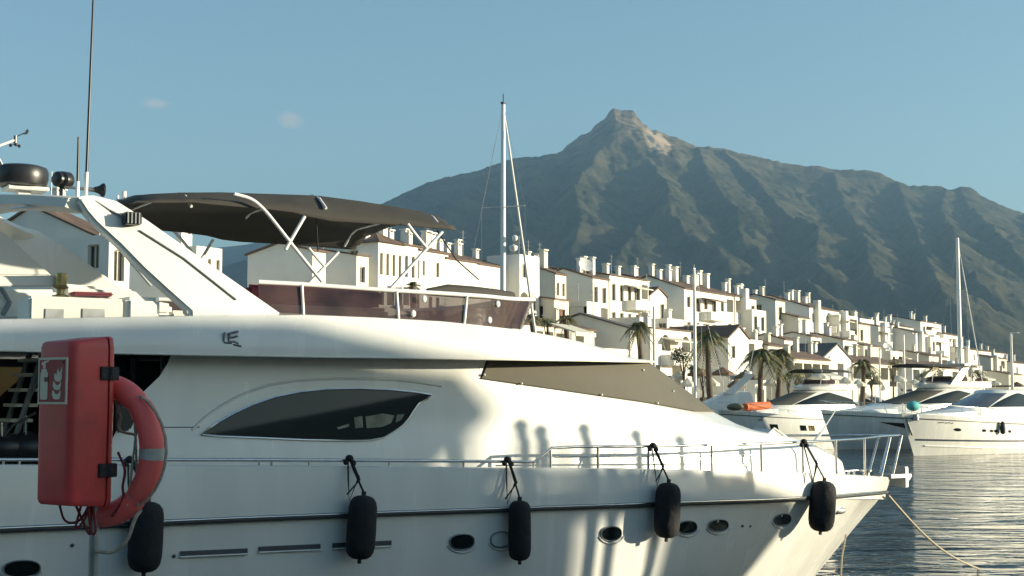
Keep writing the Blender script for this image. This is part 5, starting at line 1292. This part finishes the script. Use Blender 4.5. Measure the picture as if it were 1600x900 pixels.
    if hardtop or bimini:
        x0, x1, zt = hardtop or bimini
        x0 *= Lb; x1 *= Lb; zt = az + zt; mb = MB(); rw = []
        for t in np.linspace(0, 1, 9):
            x = lerp(x0, x1, t); e = math.sin(math.pi * (.12 + .76 * t)) ** .4; rw.append([Vector((x, cw * c * e, zt + .10 * e * (1 - c * c) - (.06 if hardtop else .18) * abs(c) ** 3)) for c in (-1, -.8, -.4, 0, .4, .8, 1)])
        mb.grid(rw); o = mb.build('hardtop' if hardtop else 'bimini', M['canvas'], root, smooth=50); sm_ = o.modifiers.new('t', 'SOLIDIFY'); sm_.thickness = .10 if hardtop else .03
        for xx in (x0 + .15 * (x1 - x0), x1 - .2 * (x1 - x0)):
            for sg in (1, -1):
                q = MB(); q.tube([(xx, cw * .82 * sg, zt), (xx + .3, cw * .84 * sg, az - .1)], .03, 6); q.build('top_support', M['alu'], o)
    if rail:
        for sg in (1, -1):
            P = [hp(s, 0, sg, -.08) + Vector((0, 0, .62 if s > .52 else .3)) for s in S_ if s > .45]; P = [p for p in P]
            q = MB(); q.tube(P, .022, 6); ro = q.build('guard_rail', M['steel'], root, smooth=60)
            for s in (.55, .66, .76, .85, .93):
                p = hp(s, 0, sg, -.08); q = MB(); q.tube([p + Vector((0, 0, -.05)), p + Vector((.02, 0, .6))], .016, 6); q.build('stanchion', M['steel'], ro)
    return root, hp, sh
HB = math.atan2(-0.60, -0.80)
def bow_at(px, D, head, Lb):
    p = ground_at(px, D, 1.5); return (p.x - math.cos(head) * Lb, p.y - math.sin(head) * Lb)
# right hand boat, sunlit, bow to the left
h4 = math.atan2(-.68, -.73)
b4, hp4, sh4 = motor_boat('sunlit white sport cruiser nearest the right edge, round portholes along its hull', bow_at(1409, 86, h4, 17), h4, 17, 4.6, 2.62, 1.95, cab=(.12, .64), ch=1.95, ports=0, stripe=(.52, .56), rake=.22, side='coupe', bow_rake=1.0)
for i, s in enumerate((.800, .66, .615, .585, .485)):
    q = MB(); q.face([hp4(s + (.012 if i else .017) * math.cos(a), .30 + .035 * math.sin(a), -1, .02) for a in np.linspace(0, 2*math.pi, 12, endpoint=False)]); q.build('porthole', M['glass'], b4)
q = MB(); q.lathe([(.05,-.4),(.16,-.3),(.17,0),(.14,.3),(.05,.42)], 12, Matrix.Translation(hp4(.555, .22, -1, .2))); tag(q.build('side_fender', M['rubber'], b4, smooth=50))
q = MB(); q.tube([hp4(lerp(.95, .2, t), lerp(.66, .76, t), -1, .02) for t in np.linspace(0, 1, 12)], .05, 6); q.build('chine', M['gel'], b4, smooth=60)
q = MB()
for i in range(5): q.face([hp4(.33 - .012 * i, .34, -1, .02), hp4(.33 - .012 * i - .006, .34, -1, .02), hp4(.33 - .012 * i - .006, .50, -1, .02), hp4(.33 - .012 * i, .50, -1, .02)])
q.build('hull_lettering', M['boot'], b4)
q = MB()
for i in range(5): q.tube([hp4(.875 - .013 * i, .16, -1, .02), hp4(.875 - .013 * i - .006, .16 - .012 * (i % 2), -1, .02)], .03, 5)
q.build('name_lettering', M['mark'], b4)
q = MB(); q.sphere(hp4(.97, 0, -1) + Vector((-.3, 0, .45)), .42, 12, 8, (1.2, .9, .75)); q.build('pulpit_cover', M['teal'], b4, smooth=60)
q = MB(); q.lathe([(.05,0),(.18,.05),(.2,.25),(.15,.4)], 12, Matrix.Translation(hp4(.965, .15, -1, .12))); q.tube([hp4(.99, .12, -1), hp4(.99, .45, -1, .1)], .06, 6); q.build('anchor', M['galv'], b4, smooth=50)
# middle boat in its shade, flybridge with dark hardtop
h3 = HB - R(3)
b3, hp3, sh3 = motor_boat('white flybridge yacht under a flat dark hardtop, moored between two other cruisers', bow_at(1282, 96, h3, 18), h3, 18, 4.8, 2.75, 2.0, cab=(.12, .68), ch=2.05, fly=True, arch=True, hardtop=(.16, .52, 1.15), side='long', rake=.25, flyh=.42, cover='cover')
# left boat of the three
h2 = HB + R(1)
b2, hp2, sh2 = motor_boat('white flybridge cruiser with a rolled orange canvas on its foredeck', bow_at(1122, 106, h2, 16), h2, 16, 4.6, 2.6, 1.9, cab=(.12, .70), ch=2.05, fly=True, wins=3, rake=.26, flyh=.42, bimini=(.10, .42, 1.1), cover='cover')
q = MB(); c = Vector((16 * .80, .9, sh2(.8) + .45)); rl_ = MB(); rl_.tube([c + Vector((1.3, 0, 0)), c + Vector((1.2, 0, .02)), c + Vector((-1.4, 0, .08)), c + Vector((-1.5, 0, .08))], [.12, .30, .33, .14], 12)
o_ = rl_.build('rolled_canvas', M['orange'], smooth=50); o_.matrix_world = b2.matrix_basis.copy(); tag(o_, 'long orange canvas roll lying on the foredeck of the left cruiser', 'canvas roll')
q = MB(); q.sphere(c + Vector((2.4, .1, .0)), .5, 12, 8, (1.6, .9, .55)); o_ = q.build('tender_cover', M['olive'], smooth=50); o_.matrix_world = b2.matrix_basis.copy(); tag(o_, 'low olive cover on the bow beside the orange canvas roll', 'boat cover')
# small white cruiser farther left, stern arch
motor_boat('small sunlit white cruiser with a raked arch, just beyond the windscreen of the big yacht', (ground_at(1192, 108, 0).x, 108), R(172), 7.6, 3.0, 2.25, 2.1, cab=(.05, .72), ch=2.0, arch=True, rake=.30, cover='gel', rail=True, side='plain')
motor_boat('grey hulled sport boat behind the foredeck of the big yacht', (ground_at(1012, 72, 0).x, 72), R(82), 9, 3.2, 1.6, 1.3, cab=(.10, .60), ch=1.75, hardtop=(.12, .42, .2), rake=.2)
# neighbour alongside the big yacht on its far side
nb = YC0 - YN * 9.2 - YD * 13.5
nbo, hpn, shn = motor_boat('white flybridge yacht moored on the far side of the big yacht', (nb.x, nb.y), math.atan2(YD.y, YD.x) + R(2), 17.5, 4.8, 2.6, 2.1, cab=(.10, .64), ch=1.75, fly=True, arch=True, rake=.2, flyh=.6)
# boats lying along the quay in front of the houses
SMALL = [
 (1075, 128, 8.5, 'bimini', 'small white boat with a dark bimini, left end of the quayside row'),
 (1135, 138, 9.5, 'cov', 'white cruiser with a blue grey canvas cover beside the quay parasols'),
 (1195, 143, 9.0, 'bimini', 'small white boat under a dark bimini below the pair of palms'),
 (1262, 150, 10.5, 'hard', 'white motor boat with a dark hardtop below the brown roofed house'),
 (1318, 156, 10.0, 'bimini', 'white motor boat with a curved dark bimini above the cruiser with orange canvas'),
 (1372, 170, 9.0, 'cov', 'small covered boat behind the flat dark hardtop'),
 (1440, 190, 11.0, 'fly', 'white flybridge boat behind the right sailing mast'),
 (1512, 215, 10.0, 'bimini', 'small boat with a dark bimini below the stepped white house'),
 (1560, 225, 11.0, 'fly', 'white flybridge boat below the cream gabled house'),
 (1602, 236, 10.0, 'hard', 'white boat cut by the right edge beyond the sunlit cruiser')]
for i, (px, D, Lb, kind, lab) in enumerate(SMALL):
    p = ground_at(px, D, 1.0); hd = math.atan2(NF.y, NF.x) + R((i * 37 % 13) - 6)
    # stern to the quay, bow towards the open water
    kw = dict(bimini=dict(fly=True, flyh=.4, bimini=(.05, .46, 1.25)), cov=dict(cover='bluecov', arch=True), hard=dict(fly=True, flyh=.4, hardtop=(.1, .50, 1.2)), fly=dict(fly=True, flyh=.45, arch=True))[kind]; Lb *= 1.3
    motor_boat(lab, (p.x - math.cos(hd) * Lb * .5, p.y - math.sin(hd) * Lb * .5), hd, Lb, Lb * .31, 1.7 + Lb * .05, 1.6, cab=(.12, .66), ch=2.0, rail=(i % 2 == 0), **kw)

# ------------------------------------------------------------------ sailing boats
def sail_boat(label, px, D, ytop, mast_r=.085, head=None, Lb=11, lean=0.0, furl=True, back=1, spreaders=(.45, .72), stripe=False):
    base = ground_at(px, D, 1.2); hd = math.atan2(YD.y, YD.x) if head is None else head
    zt = at(px, ytop, D).z
    root = empty('sailing_boat', (base.x - math.cos(hd) * Lb * .55, base.y - math.sin(hd) * Lb * .55, 0), hd); tag(root, label, 'sailing boat', 'moored boats')
    mb = MB(); rws = []
    for s in [i / 14 for i in range(15)]:
        w_ = Lb * .155 * math.sin(math.pi * (.22 + .78 * s)) ** .75 if s < 1 else .01
        z = 1.0 + .25 * s * s; x = s * Lb
        rws.append([Vector((x, w_ * c, z if q == 0 else lerp(z, -.3, q))) for c, q in ((1, 0), (.97, .4), (.75, .8), (0.05, 1), (-.75, .8), (-.97, .4), (-1, 0))])
    ix = mb.grid(rws); mb.f.append(ix[0]); mb.grid([[r[0] for r in rws], [Vector((r[0].x, 0, r[0].z + .08)) for r in rws], [r[-1] for r in rws]])
    mb.build('hull', M['gel'], root, smooth=50)
    mb = MB(); mb.grid([[Vector((lerp(.28, .68, t) * Lb, c * lerp(1.1, .55, t), lerp(1.05, 1.05 + .55 * math.sin(math.pi * min(1, .15 + t * .8)), q))) for c, q in ((1, 0), (.9, .9), (0, 1), (-.9, .9), (-1, 0))] for t in np.linspace(0, 1, 7)]); mb.build('coachroof', M['gel2'], root, smooth=50)
    mx_ = Lb * .55; mb = MB(); tp = Vector((mx_ + lean, 0, zt)); mb.tube([Vector((mx_, 0, 1.1)), lerp(Vector((mx_, 0, 1.1)), tp, .6), tp], [mast_r, mast_r, mast_r * .75], 12); ms = mb.build('mast', M['alu'], root, smooth=60)
    mb = MB(); mb.tube([tp, tp + Vector((0, 0, .35))], .015, 5); mb.box((tp.x - .12, -.04, tp.z), (tp.x + .12, .04, tp.z + .06)); mb.build('masthead', M['black'], ms)
    mb = MB(); mb.tube([Vector((mx_, 0, 2.1)), Vector((mx_ - Lb * .36, 0, 2.15))], .07, 8); bo = mb.build('boom', M['alu'], root); mb = MB(); mb.tube([Vector((mx_ - .1, 0, 2.28)), Vector((mx_ - Lb * .2, 0, 2.33)), Vector((mx_ - Lb * .35, 0, 2.26))], [.12, .16, .08], 8); mb.build('furled_mainsail', M['bluecov'], bo, smooth=60)
    for f in spreaders:
        c = lerp(Vector((mx_, 0, 1.1)), tp, f)
        mb = MB(); mb.tube([c + Vector((0, -.75, 0)), c + Vector((0, .75, 0))], .02, 6); mb.build('spreader', M['alu'], ms)
    for sg in (1, -1):
        mb = MB(); c = [lerp(Vector((mx_, 0, 1.1)), tp, f) + Vector((0, .75 * sg, 0)) for f in spreaders]; mb.tube([Vector((mx_ - .1, 1.5 * sg, 1.1))] + c + [tp], .005, 5); mb.build('shroud', M['galv'], root)
    ft_, bt_ = Vector((Lb - .1, 0, 1.25)), Vector((.1, 0, 1.05))
    mb = MB(); mb.tube([tp, bt_], .005, 5); mb.build('backstay', M['galv'], root)
    mb = MB(); mb.tube([lerp(tp, ft_, .03), lerp(tp, ft_, .12), lerp(tp, ft_, .6), lerp(tp, ft_, .95)], [.02, .035, .05, .03] if furl else .012, 8); mb.build('furled_headsail', M['alu'], root, smooth=60)
    if furl:
        mb = MB(); mb.tube([lerp(tp, ft_, .06) + Vector((.08, .04, 0)), lerp(tp, ft_, .95) + Vector((.12, .06, 0))], .016, 5); mb.build('halyard', M['steel'], root)
    return root, ms
sb_, ms_ = sail_boat('sailing boat with the tall white mast in the middle of the picture', 786, 45, 163, .088, head=math.atan2(YD.y, YD.x) + R(36), Lb=11)
q = MB(); Hm = sb_.matrix_basis.inverted(); c = Hm @ at(791, 388, 45); q.lathe([(.02,-.12),(.12,-.06),(.13,.06),(.02,.12)], 10, Matrix.Translation(c + Vector((0, -.25, 0)))); q.sphere(c + Vector((0, -.3, .32)), .1, 8, 6); q.build('radar_reflector', M['alu'], ms_, smooth=60)
sail_boat('sailing boat whose white mast stands tallest at the right, behind the motor yachts', 1503, 118, 372, .17, head=HB + math.pi + R(10), Lb=12)
sail_boat('sailing boat with a thin white mast in front of the chimneyed row', 1087, 112, 420, .13, head=HB + math.pi, Lb=9.5, furl=False)
sail_boat('sailing boat with a short thin mast before the arched house', 1023, 108, 479, .11, head=HB + math.pi + R(5), Lb=8, furl=False)
# unseen blocker added right of frame, its stepped outline shaped to shade the near yacht
bx = empty('shade_blocker', (32, 8, 2.0)); tag(bx, 'unseen white shade blocker with a stepped outline, added on the quay to the right', 'building')
def sil(name, poly, x0, x1, m='wall'):
    mb = MB(); mb.prism([Vector((x0 - 32, y - 8, z - 2.0)) for y, z in poly], (x1 - x0, 0, 0)); return mb.build(name, M[m], bx)
sil('wall', [(-16, 2), (16.4, 2), (16.4, 7.7), (16.55, 8.1), (16.83, 8.36), (17.05, 8.55), (17.12, 8.7), (17.08, 8.82), (16.4, 9.07), (15.6, 9.5), (15.17, 9.76), (14.3, 9.94), (12.9, 10.11), (10, 10.3), (-16, 10.3)], 32, 35)  # main part of the added shade blocker
# lower blocker: strip over a slot, open bay, ragged end, cut for light patches
sil('blocker_strip', [(16.4, 7.60), (17.4, 7.31), (18.1, 7.12), (18.9, 6.89), (19.45, 6.72), (19.45, 6.58), (18.85, 6.74), (17.42, 7.15), (16.4, 7.40)], 32, 32.6)
sil('blocker_lower', [(16.4, 7.25), (17.42, 7.06), (18.8, 6.66), (19.45, 6.55), (20.4, 6.1), (20.5, 5.95), (20.3, 5.5), (20.1, 5.0), (19.9, 4.0), (19.9, 2), (18.4, 2), (18.4, 6.4), (17.42, 6.62), (17.42, 2), (16.4, 2)], 32, 32.6)
sil('blocker_pier', [(17.85, 6.8), (18.05, 6.75), (18.05, 7.05), (17.85, 7.1)], 32.1, 32.5)
for y in (16.98, 17.55, 18.0, 18.6):
    mb = MB(); mb.tube([Vector((0.3, y - 8, 4.9)), Vector((.3, y - 8, 6.0 - (y - 17) * .27))], .07, 8); mb.build('blocker_post', M['galv'], bx)  # thin posts added to the blocker to streak shade on the cabin
# low quay buildings behind the photographer, the other side of the harbour street
for k, (x0, x1, hgt, lab) in enumerate(((-62, -34, 9.5, 'tan quay building behind the photographer at the left'), (-33, -8, 11.5, 'tall cream quay building behind the photographer'), (-7, 16, 10.0, 'cream quay building behind the photographer at the right'))):
    hb_ = empty('quay_building', (x0, -16, 2.0)); tag(hb_, lab, 'building')
    holes_ = []; Lx_ = x1 - x0
    for fl_ in range(3):
        for c_ in np.arange(2.0, Lx_ - 1.5, 3.2): holes_.append((c_, c_ + 1.3, .6 + fl_ * 3.1, 2.4 + fl_ * 3.1, .25))
    mb = MB(); wall_holes(mb, Vector((0, 0, 0)), Vector((1, 0, 0)), Vector((0, -1, 0)), Lx_, hgt, holes_)
    for a_, b_ in (((0,0),(0,-9)), ((0,-9),(Lx_,-9)), ((Lx_,-9),(Lx_,0))): mb.face([(a_[0],a_[1],0),(b_[0],b_[1],0),(b_[0],b_[1],hgt),(a_[0],a_[1],hgt)])
    mb.build('wall', M['wall2'], hb_)
    mb = MB(); mb.prism([Vector((-.2, .3, hgt)), Vector((-.2, -4.5, hgt + 1.8)), Vector((-.2, -9.3, hgt)), Vector((-.2, -9.3, hgt - .2)), Vector((-.2, .3, hgt - .2))], (Lx_ + .4, 0, 0)); mb.build('roof', M['tile'], hb_)
    for h_ in holes_:
        mb = MB(); mb.box((h_[0], -.24, h_[2]), (h_[1], -.20, h_[3])); mb.build('window', M['pane'], hb_)

# unseen poles added right of the yacht to streak its sunlit side with shade
YM = Matrix.Translation(YC0) @ Matrix.Rotation(math.atan2(YD.y, YD.x), 4, 'Z')
for px_, py_, lab in ((705, 672, 'thin grey shade pole added in the water, the one nearest the shade blocker'), (815, 668, 'second thin added shade pole from the shade blocker'), (847, 676, 'third thin added shade pole from the shade blocker'),
    (918, 672, 'fourth thin added shade pole from the shade blocker'), (1008, 680, 'fifth thin added shade pole from the shade blocker'), (1088, 688, 'thin added shade pole farthest from the shade blocker')):
    p = YM @ on_side(px_, py_, 0); k = 10.5 / math.cos(SUN_EL); q_ = p + SDIR * k
    pl = empty('shade_pole', (q_.x, q_.y, 0)); tag(pl, lab, 'shade pole', 'added shade poles beside the berth')
    mb = MB(); mb.tube([(0, 0, -2), (0, 0, q_.z)], .065, 10); mb.build('post', M['galv'], pl, smooth=60)
    mb = MB(); mb.lathe([(.085, 0), (.085, .05), (.02, .12)], 10, Matrix.Translation((0, 0, q_.z + .001))); mb.build('shade_pole_cap', M['rubber'], pl)
# ================================================================== PALMS, PARASOLS, LAMPS
def palm(label, px, D, ycrown, rad, nf=26, seed=0, droop=1.0, bushy=False, base=LANDZ):
    rnd = random.Random(seed); B = ground_at(px, D, base); top = at(px, ycrown, D).z - base; r = rad / F * D
    root = empty('palm_tree', B); tag(root, label, 'palm tree', 'palms on the waterfront')
    mb = MB(); pts = []; rr = []
    for i in range(9):
        t = i / 8; pts.append(Vector((.25 * math.sin(t * 2 + seed), .2 * t * t, top * t))); rr.append(lerp(.30, .17, t) + (.03 if i % 2 else 0) + (.10 if t == 1 else 0))
    mb.tube(pts, rr, 10); mb.build('trunk', M['bark'], root, smooth=60)
    C = pts[-1]; mb = MB()
    for k in range(nf):
        az = 2.4 * k + rnd.uniform(-.3, .3); el = R(rnd.uniform(-28, 78)) if k > 4 else R(80); Lf = r * rnd.uniform(.85, 1.2)
        d = Vector((math.cos(az) * math.cos(el), math.sin(az) * math.cos(el), math.sin(el))); P = []
        for i in range(9):
            t = i / 8; p = C + d * (Lf * t) + Vector((0, 0, -droop * Lf * .62 * t * t)); P.append(p)
        sd = d.cross(Vector((0, 0, 1)));
        if sd.length < .1: sd = Vector((1, 0, 0))
        sd.normalize()
        for i in range(1, 9):
            a = P[i-1]; b = P[i]; along = (b - a).normalized()
            for h in (0, .5):
                c = lerp(a, b, h); t = (i - 1 + h) / 8; ll = Lf * .26 * math.sin(math.pi * min(1, .15 + t * .85)) ** .6
                for sg in (1, -1):
                    q = c + (sd * sg * .75 + along * .55 + Vector((0, 0, -.45 - rnd.uniform(0, .3)))).normalized() * ll; wv = along * (Lf * .030)
                    mb.face([c - wv, c + wv, q])
        mb.tube([P[0], P[3], P[6], P[8]], [.035, .03, .02, .01], 4, caps=False)
    mb.build('crown', M['frond'], root)
    return root
palm('short bushy palm just left of the tall palm by the slate roof', 884, 108, 500, 24, 24, 1, 1.3)
palm('tall palm with a dark leaning trunk in front of the slate roofed house', 1003, 112, 512, 32, 34, 2, 1.4)
palm('big spreading palm right of the chimneyed row mast', 1112, 118, 530, 46, 38, 3, 1.5)
palm('left one of the pair of palms before the brown roofed house', 1193, 126, 556, 40, 40, 4, 1.5)
palm('right one of the pair of palms before the brown roofed house', 1219, 128, 557, 38, 40, 5, 1.5)
palm('small palm behind the boat with the curved dark bimini', 1347, 150, 570, 28, 32, 6, 1.4)
palm('low palm seen over the flybridge windscreen below the bimini strut', 641, 98, 447, 17, 24, 7, 1.0)
palm('low palm between the sailing mast stays and the low porch house', 835, 104, 497, 20, 24, 8, 1.1)
def bush(label, px, D, yc, rad, seed, m='leaf'):
    rnd = random.Random(seed); B = ground_at(px, D, LANDZ); r = rad / F * D; zc_ = at(px, yc, D).z - LANDZ
    root = empty('small_tree', B); tag(root, label, 'tree', 'garden trees on the waterfront')
    mb = MB(); mb.tube([(0, 0, 0), (.08, .05, zc_ * .6), (.0, .1, zc_)], [.13, .10, .05], 7)
    for k in range(5): mb.tube([(.04, .05, zc_ * .6), (r * .5 * math.cos(k * 1.3), r * .5 * math.sin(k * 1.3), zc_ + r * .2)], [.05, .02], 5)
    mb.build('trunk', M['bark'], root, smooth=60)
    mb = MB(); lumps = [Vector((rnd.uniform(-1, 1), rnd.uniform(-1, 1), rnd.uniform(-.5, .7))) * r * .7 for _ in range(9)]
    for k in range(620):
        c = lumps[k % 9] + Vector((rnd.gauss(0, 1), rnd.gauss(0, 1), rnd.gauss(0, .8))) * r * .24 + Vector((0, 0, zc_))
        a = Vector((rnd.gauss(0, 1), rnd.gauss(0, 1), rnd.gauss(0, 1))).normalized(); b = a.orthogonal().normalized(); s = r * rnd.uniform(.06, .13)
        mb.face([c - a * s, c + b * s * .6, c + a * s, c - b * s * .6])
    mb.build('crown', M[m], root)
bush('round green tree before the arched house by the thin mast', 1068, 118, 556, 17, 11)
bush('yellowish bushy tree below the stepped white house', 1458, 205, 585, 15, 12, 'frond')
bush('small green tree beside the gable fronted house', 1098, 130, 585, 13, 13)
bush('dark shrub tree on the porch left of the sailing mast stays', 855, 106, 505, 11, 14)
def parasol(label, px, D, ytop, w_, m='brown'):
    B = ground_at(px, D, LANDZ); zt = at(px, ytop, D).z - LANDZ; hw_ = w_ / 2 / F * D
    root = empty('parasol', B, .4); tag(root, label, 'parasol', 'parasols on the quay')
    mb = MB(); mb.tube([(0, 0, 0), (0, 0, zt)], .035, 6); mb.build('pole', M['alu'], root)
    mb = MB(); n = 8; ri = [Vector((hw_ * math.cos(2*math.pi*k/n), hw_ * math.sin(2*math.pi*k/n), zt - .55)) for k in range(n)]; lo_ = [p + Vector((0, 0, -.22)) for p in ri]
    for k in range(n): mb.face([ri[k], ri[(k+1) % n], Vector((0, 0, zt))]); mb.face([ri[k], ri[(k+1) % n], lo_[(k+1) % n], lo_[k]])
    mb.build('canopy', M[m], root)
for i, (px, D, y, w_, m, lab) in enumerate([
 (1092, 121, 574, 36, 'brown', 'brown parasol left of the big palm trunk'), (1130, 124, 573, 36, 'brown', 'brown parasol right of the big palm trunk'),
 (1060, 119, 580, 30, 'awn', 'pale parasol under the round green tree'), (1166, 127, 578, 34, 'olive', 'olive parasol left of the pair of palms'),
 (1242, 138, 577, 34, 'olive', 'olive parasol right of the pair of palms'), (1282, 142, 580, 30, 'awn', 'pale parasol below the brown roofed house'),
 (1405, 170, 586, 26, 'awn', 'pale parasol behind the flat dark hardtop'), (1535, 222, 588, 20, 'brown', 'brown parasol near the yellowish bushy tree')]):
    parasol(lab, px, D, y, w_, m)
def awning(label, px, D, y, w_, m='awn'):
    B = ground_at(px, D, LANDZ); z = at(px, y, D).z - LANDZ; Lw = w_ / F * D
    root = empty('awning', B, TROT); tag(root, label, 'awning', 'shop awnings on the quay')
    mb = MB(); mb.prism([Vector((0, 0, z - .5)), Vector((0, 0, z - .2)), Vector((0, 2.2, z + .5)), Vector((0, 2.2, z + .42)), Vector((0, .06, z - .28)), Vector((0, .06, z - .5))], (Lw * 2.0, 0, 0)); mb.build('canvas', M[m], root)
    for x in (.1, Lw * 2 - .1):
        mb = MB(); mb.tube([(x, .1, 0), (x, .1, z - .3)], .04, 6); mb.build('post', M['alu'], root)
awning('pale awning on posts over the porch left of the slate roof', 900, 104, 514, 34)
awning('pale awning under the gable fronted house', 1140, 126, 585, 34); awning('pale awning under the low grey roofed house', 1300, 146, 585, 34)
awning('pale awning under the cream gabled house', 1545, 250, 590, 26); awning('pale awning behind the hardtop at its right end', 1470, 200, 590, 26)
def lamp(label, px, D, ytop, r=.10):
    B = ground_at(px, D, LANDZ); z = at(px, ytop, D).z - LANDZ
    root = empty('street_lamp', B, TROT); tag(root, label, 'street lamp', 'white lamp poles along the quay')
    mb = MB(); mb.tube([(0, 0, 0), (0, 0, z)], [r * 1.2, r * .8], 8); mb.build('pole', M['alu'], root, smooth=60)
    mb = MB(); mb.box((-.1, -.9, z - .05), (.1, .1, z + .05)); mb.box((-.22, -1.2, z - .08), (.22, -.4, z + .06)); mb.build('lamp_head', M['alu'], root, bevel=.03)
lamp('white lamp pole in front of the wide grey gable', 1414, 170, 521, .17); lamp('lamp standard near the right edge with a dark lamp head', 1583, 220, 520, .20)
lamp('thin white pole over the low terrace house', 1376, 160, 545, .10)

for i, (px, D, y, w_, m, lab) in enumerate([
 (1075, 117, 590, 26, 'awn', 'low pale parasol in front of the arched house'), (1112, 119, 589, 28, 'awn', 'low pale parasol beside the foot of the big palm'),
 (1150, 123, 592, 26, 'brown', 'low brown parasol under the gable fronted house'), (1206, 130, 590, 26, 'awn', 'pale parasol between the trunks of the pair of palms'),
 (1262, 138, 590, 24, 'brown', 'low brown parasol below the brown roofed house'), (1322, 146, 588, 26, 'awn', 'pale parasol left of the small palm'),
 (1342, 148, 592, 24, 'awn', 'low pale parasol at the foot of the small palm'), (1368, 152, 590, 24, 'olive', 'olive parasol by the thin white pole'),
 (1430, 178, 592, 22, 'awn', 'pale parasol right of the white lamp pole'), (1556, 232, 594, 18, 'awn', 'pale parasol in front of the cream gabled house'), (1590, 240, 596, 18, 'brown', 'brown parasol by the lamp standard')]):
    parasol(lab, px, D, y, w_, m)
bush('dark green shrub tree at the foot of the pair of palms', 1232, 132, 590, 11, 21); bush('green shrub tree right of the small palm', 1362, 156, 588, 11, 22)
bush('dark shrub tree in front of the low brown roof behind the hardtop', 1445, 184, 588, 10, 23); bush('small tree by the doorway under the stepped white house', 1528, 226, 586, 10, 24)
bush('green tree on the quay left of the big palm trunk', 1086, 119, 578, 12, 25); bush('yellow green tree beside the white cube with the roof dish', 1396, 166, 572, 12, 26, 'frond')
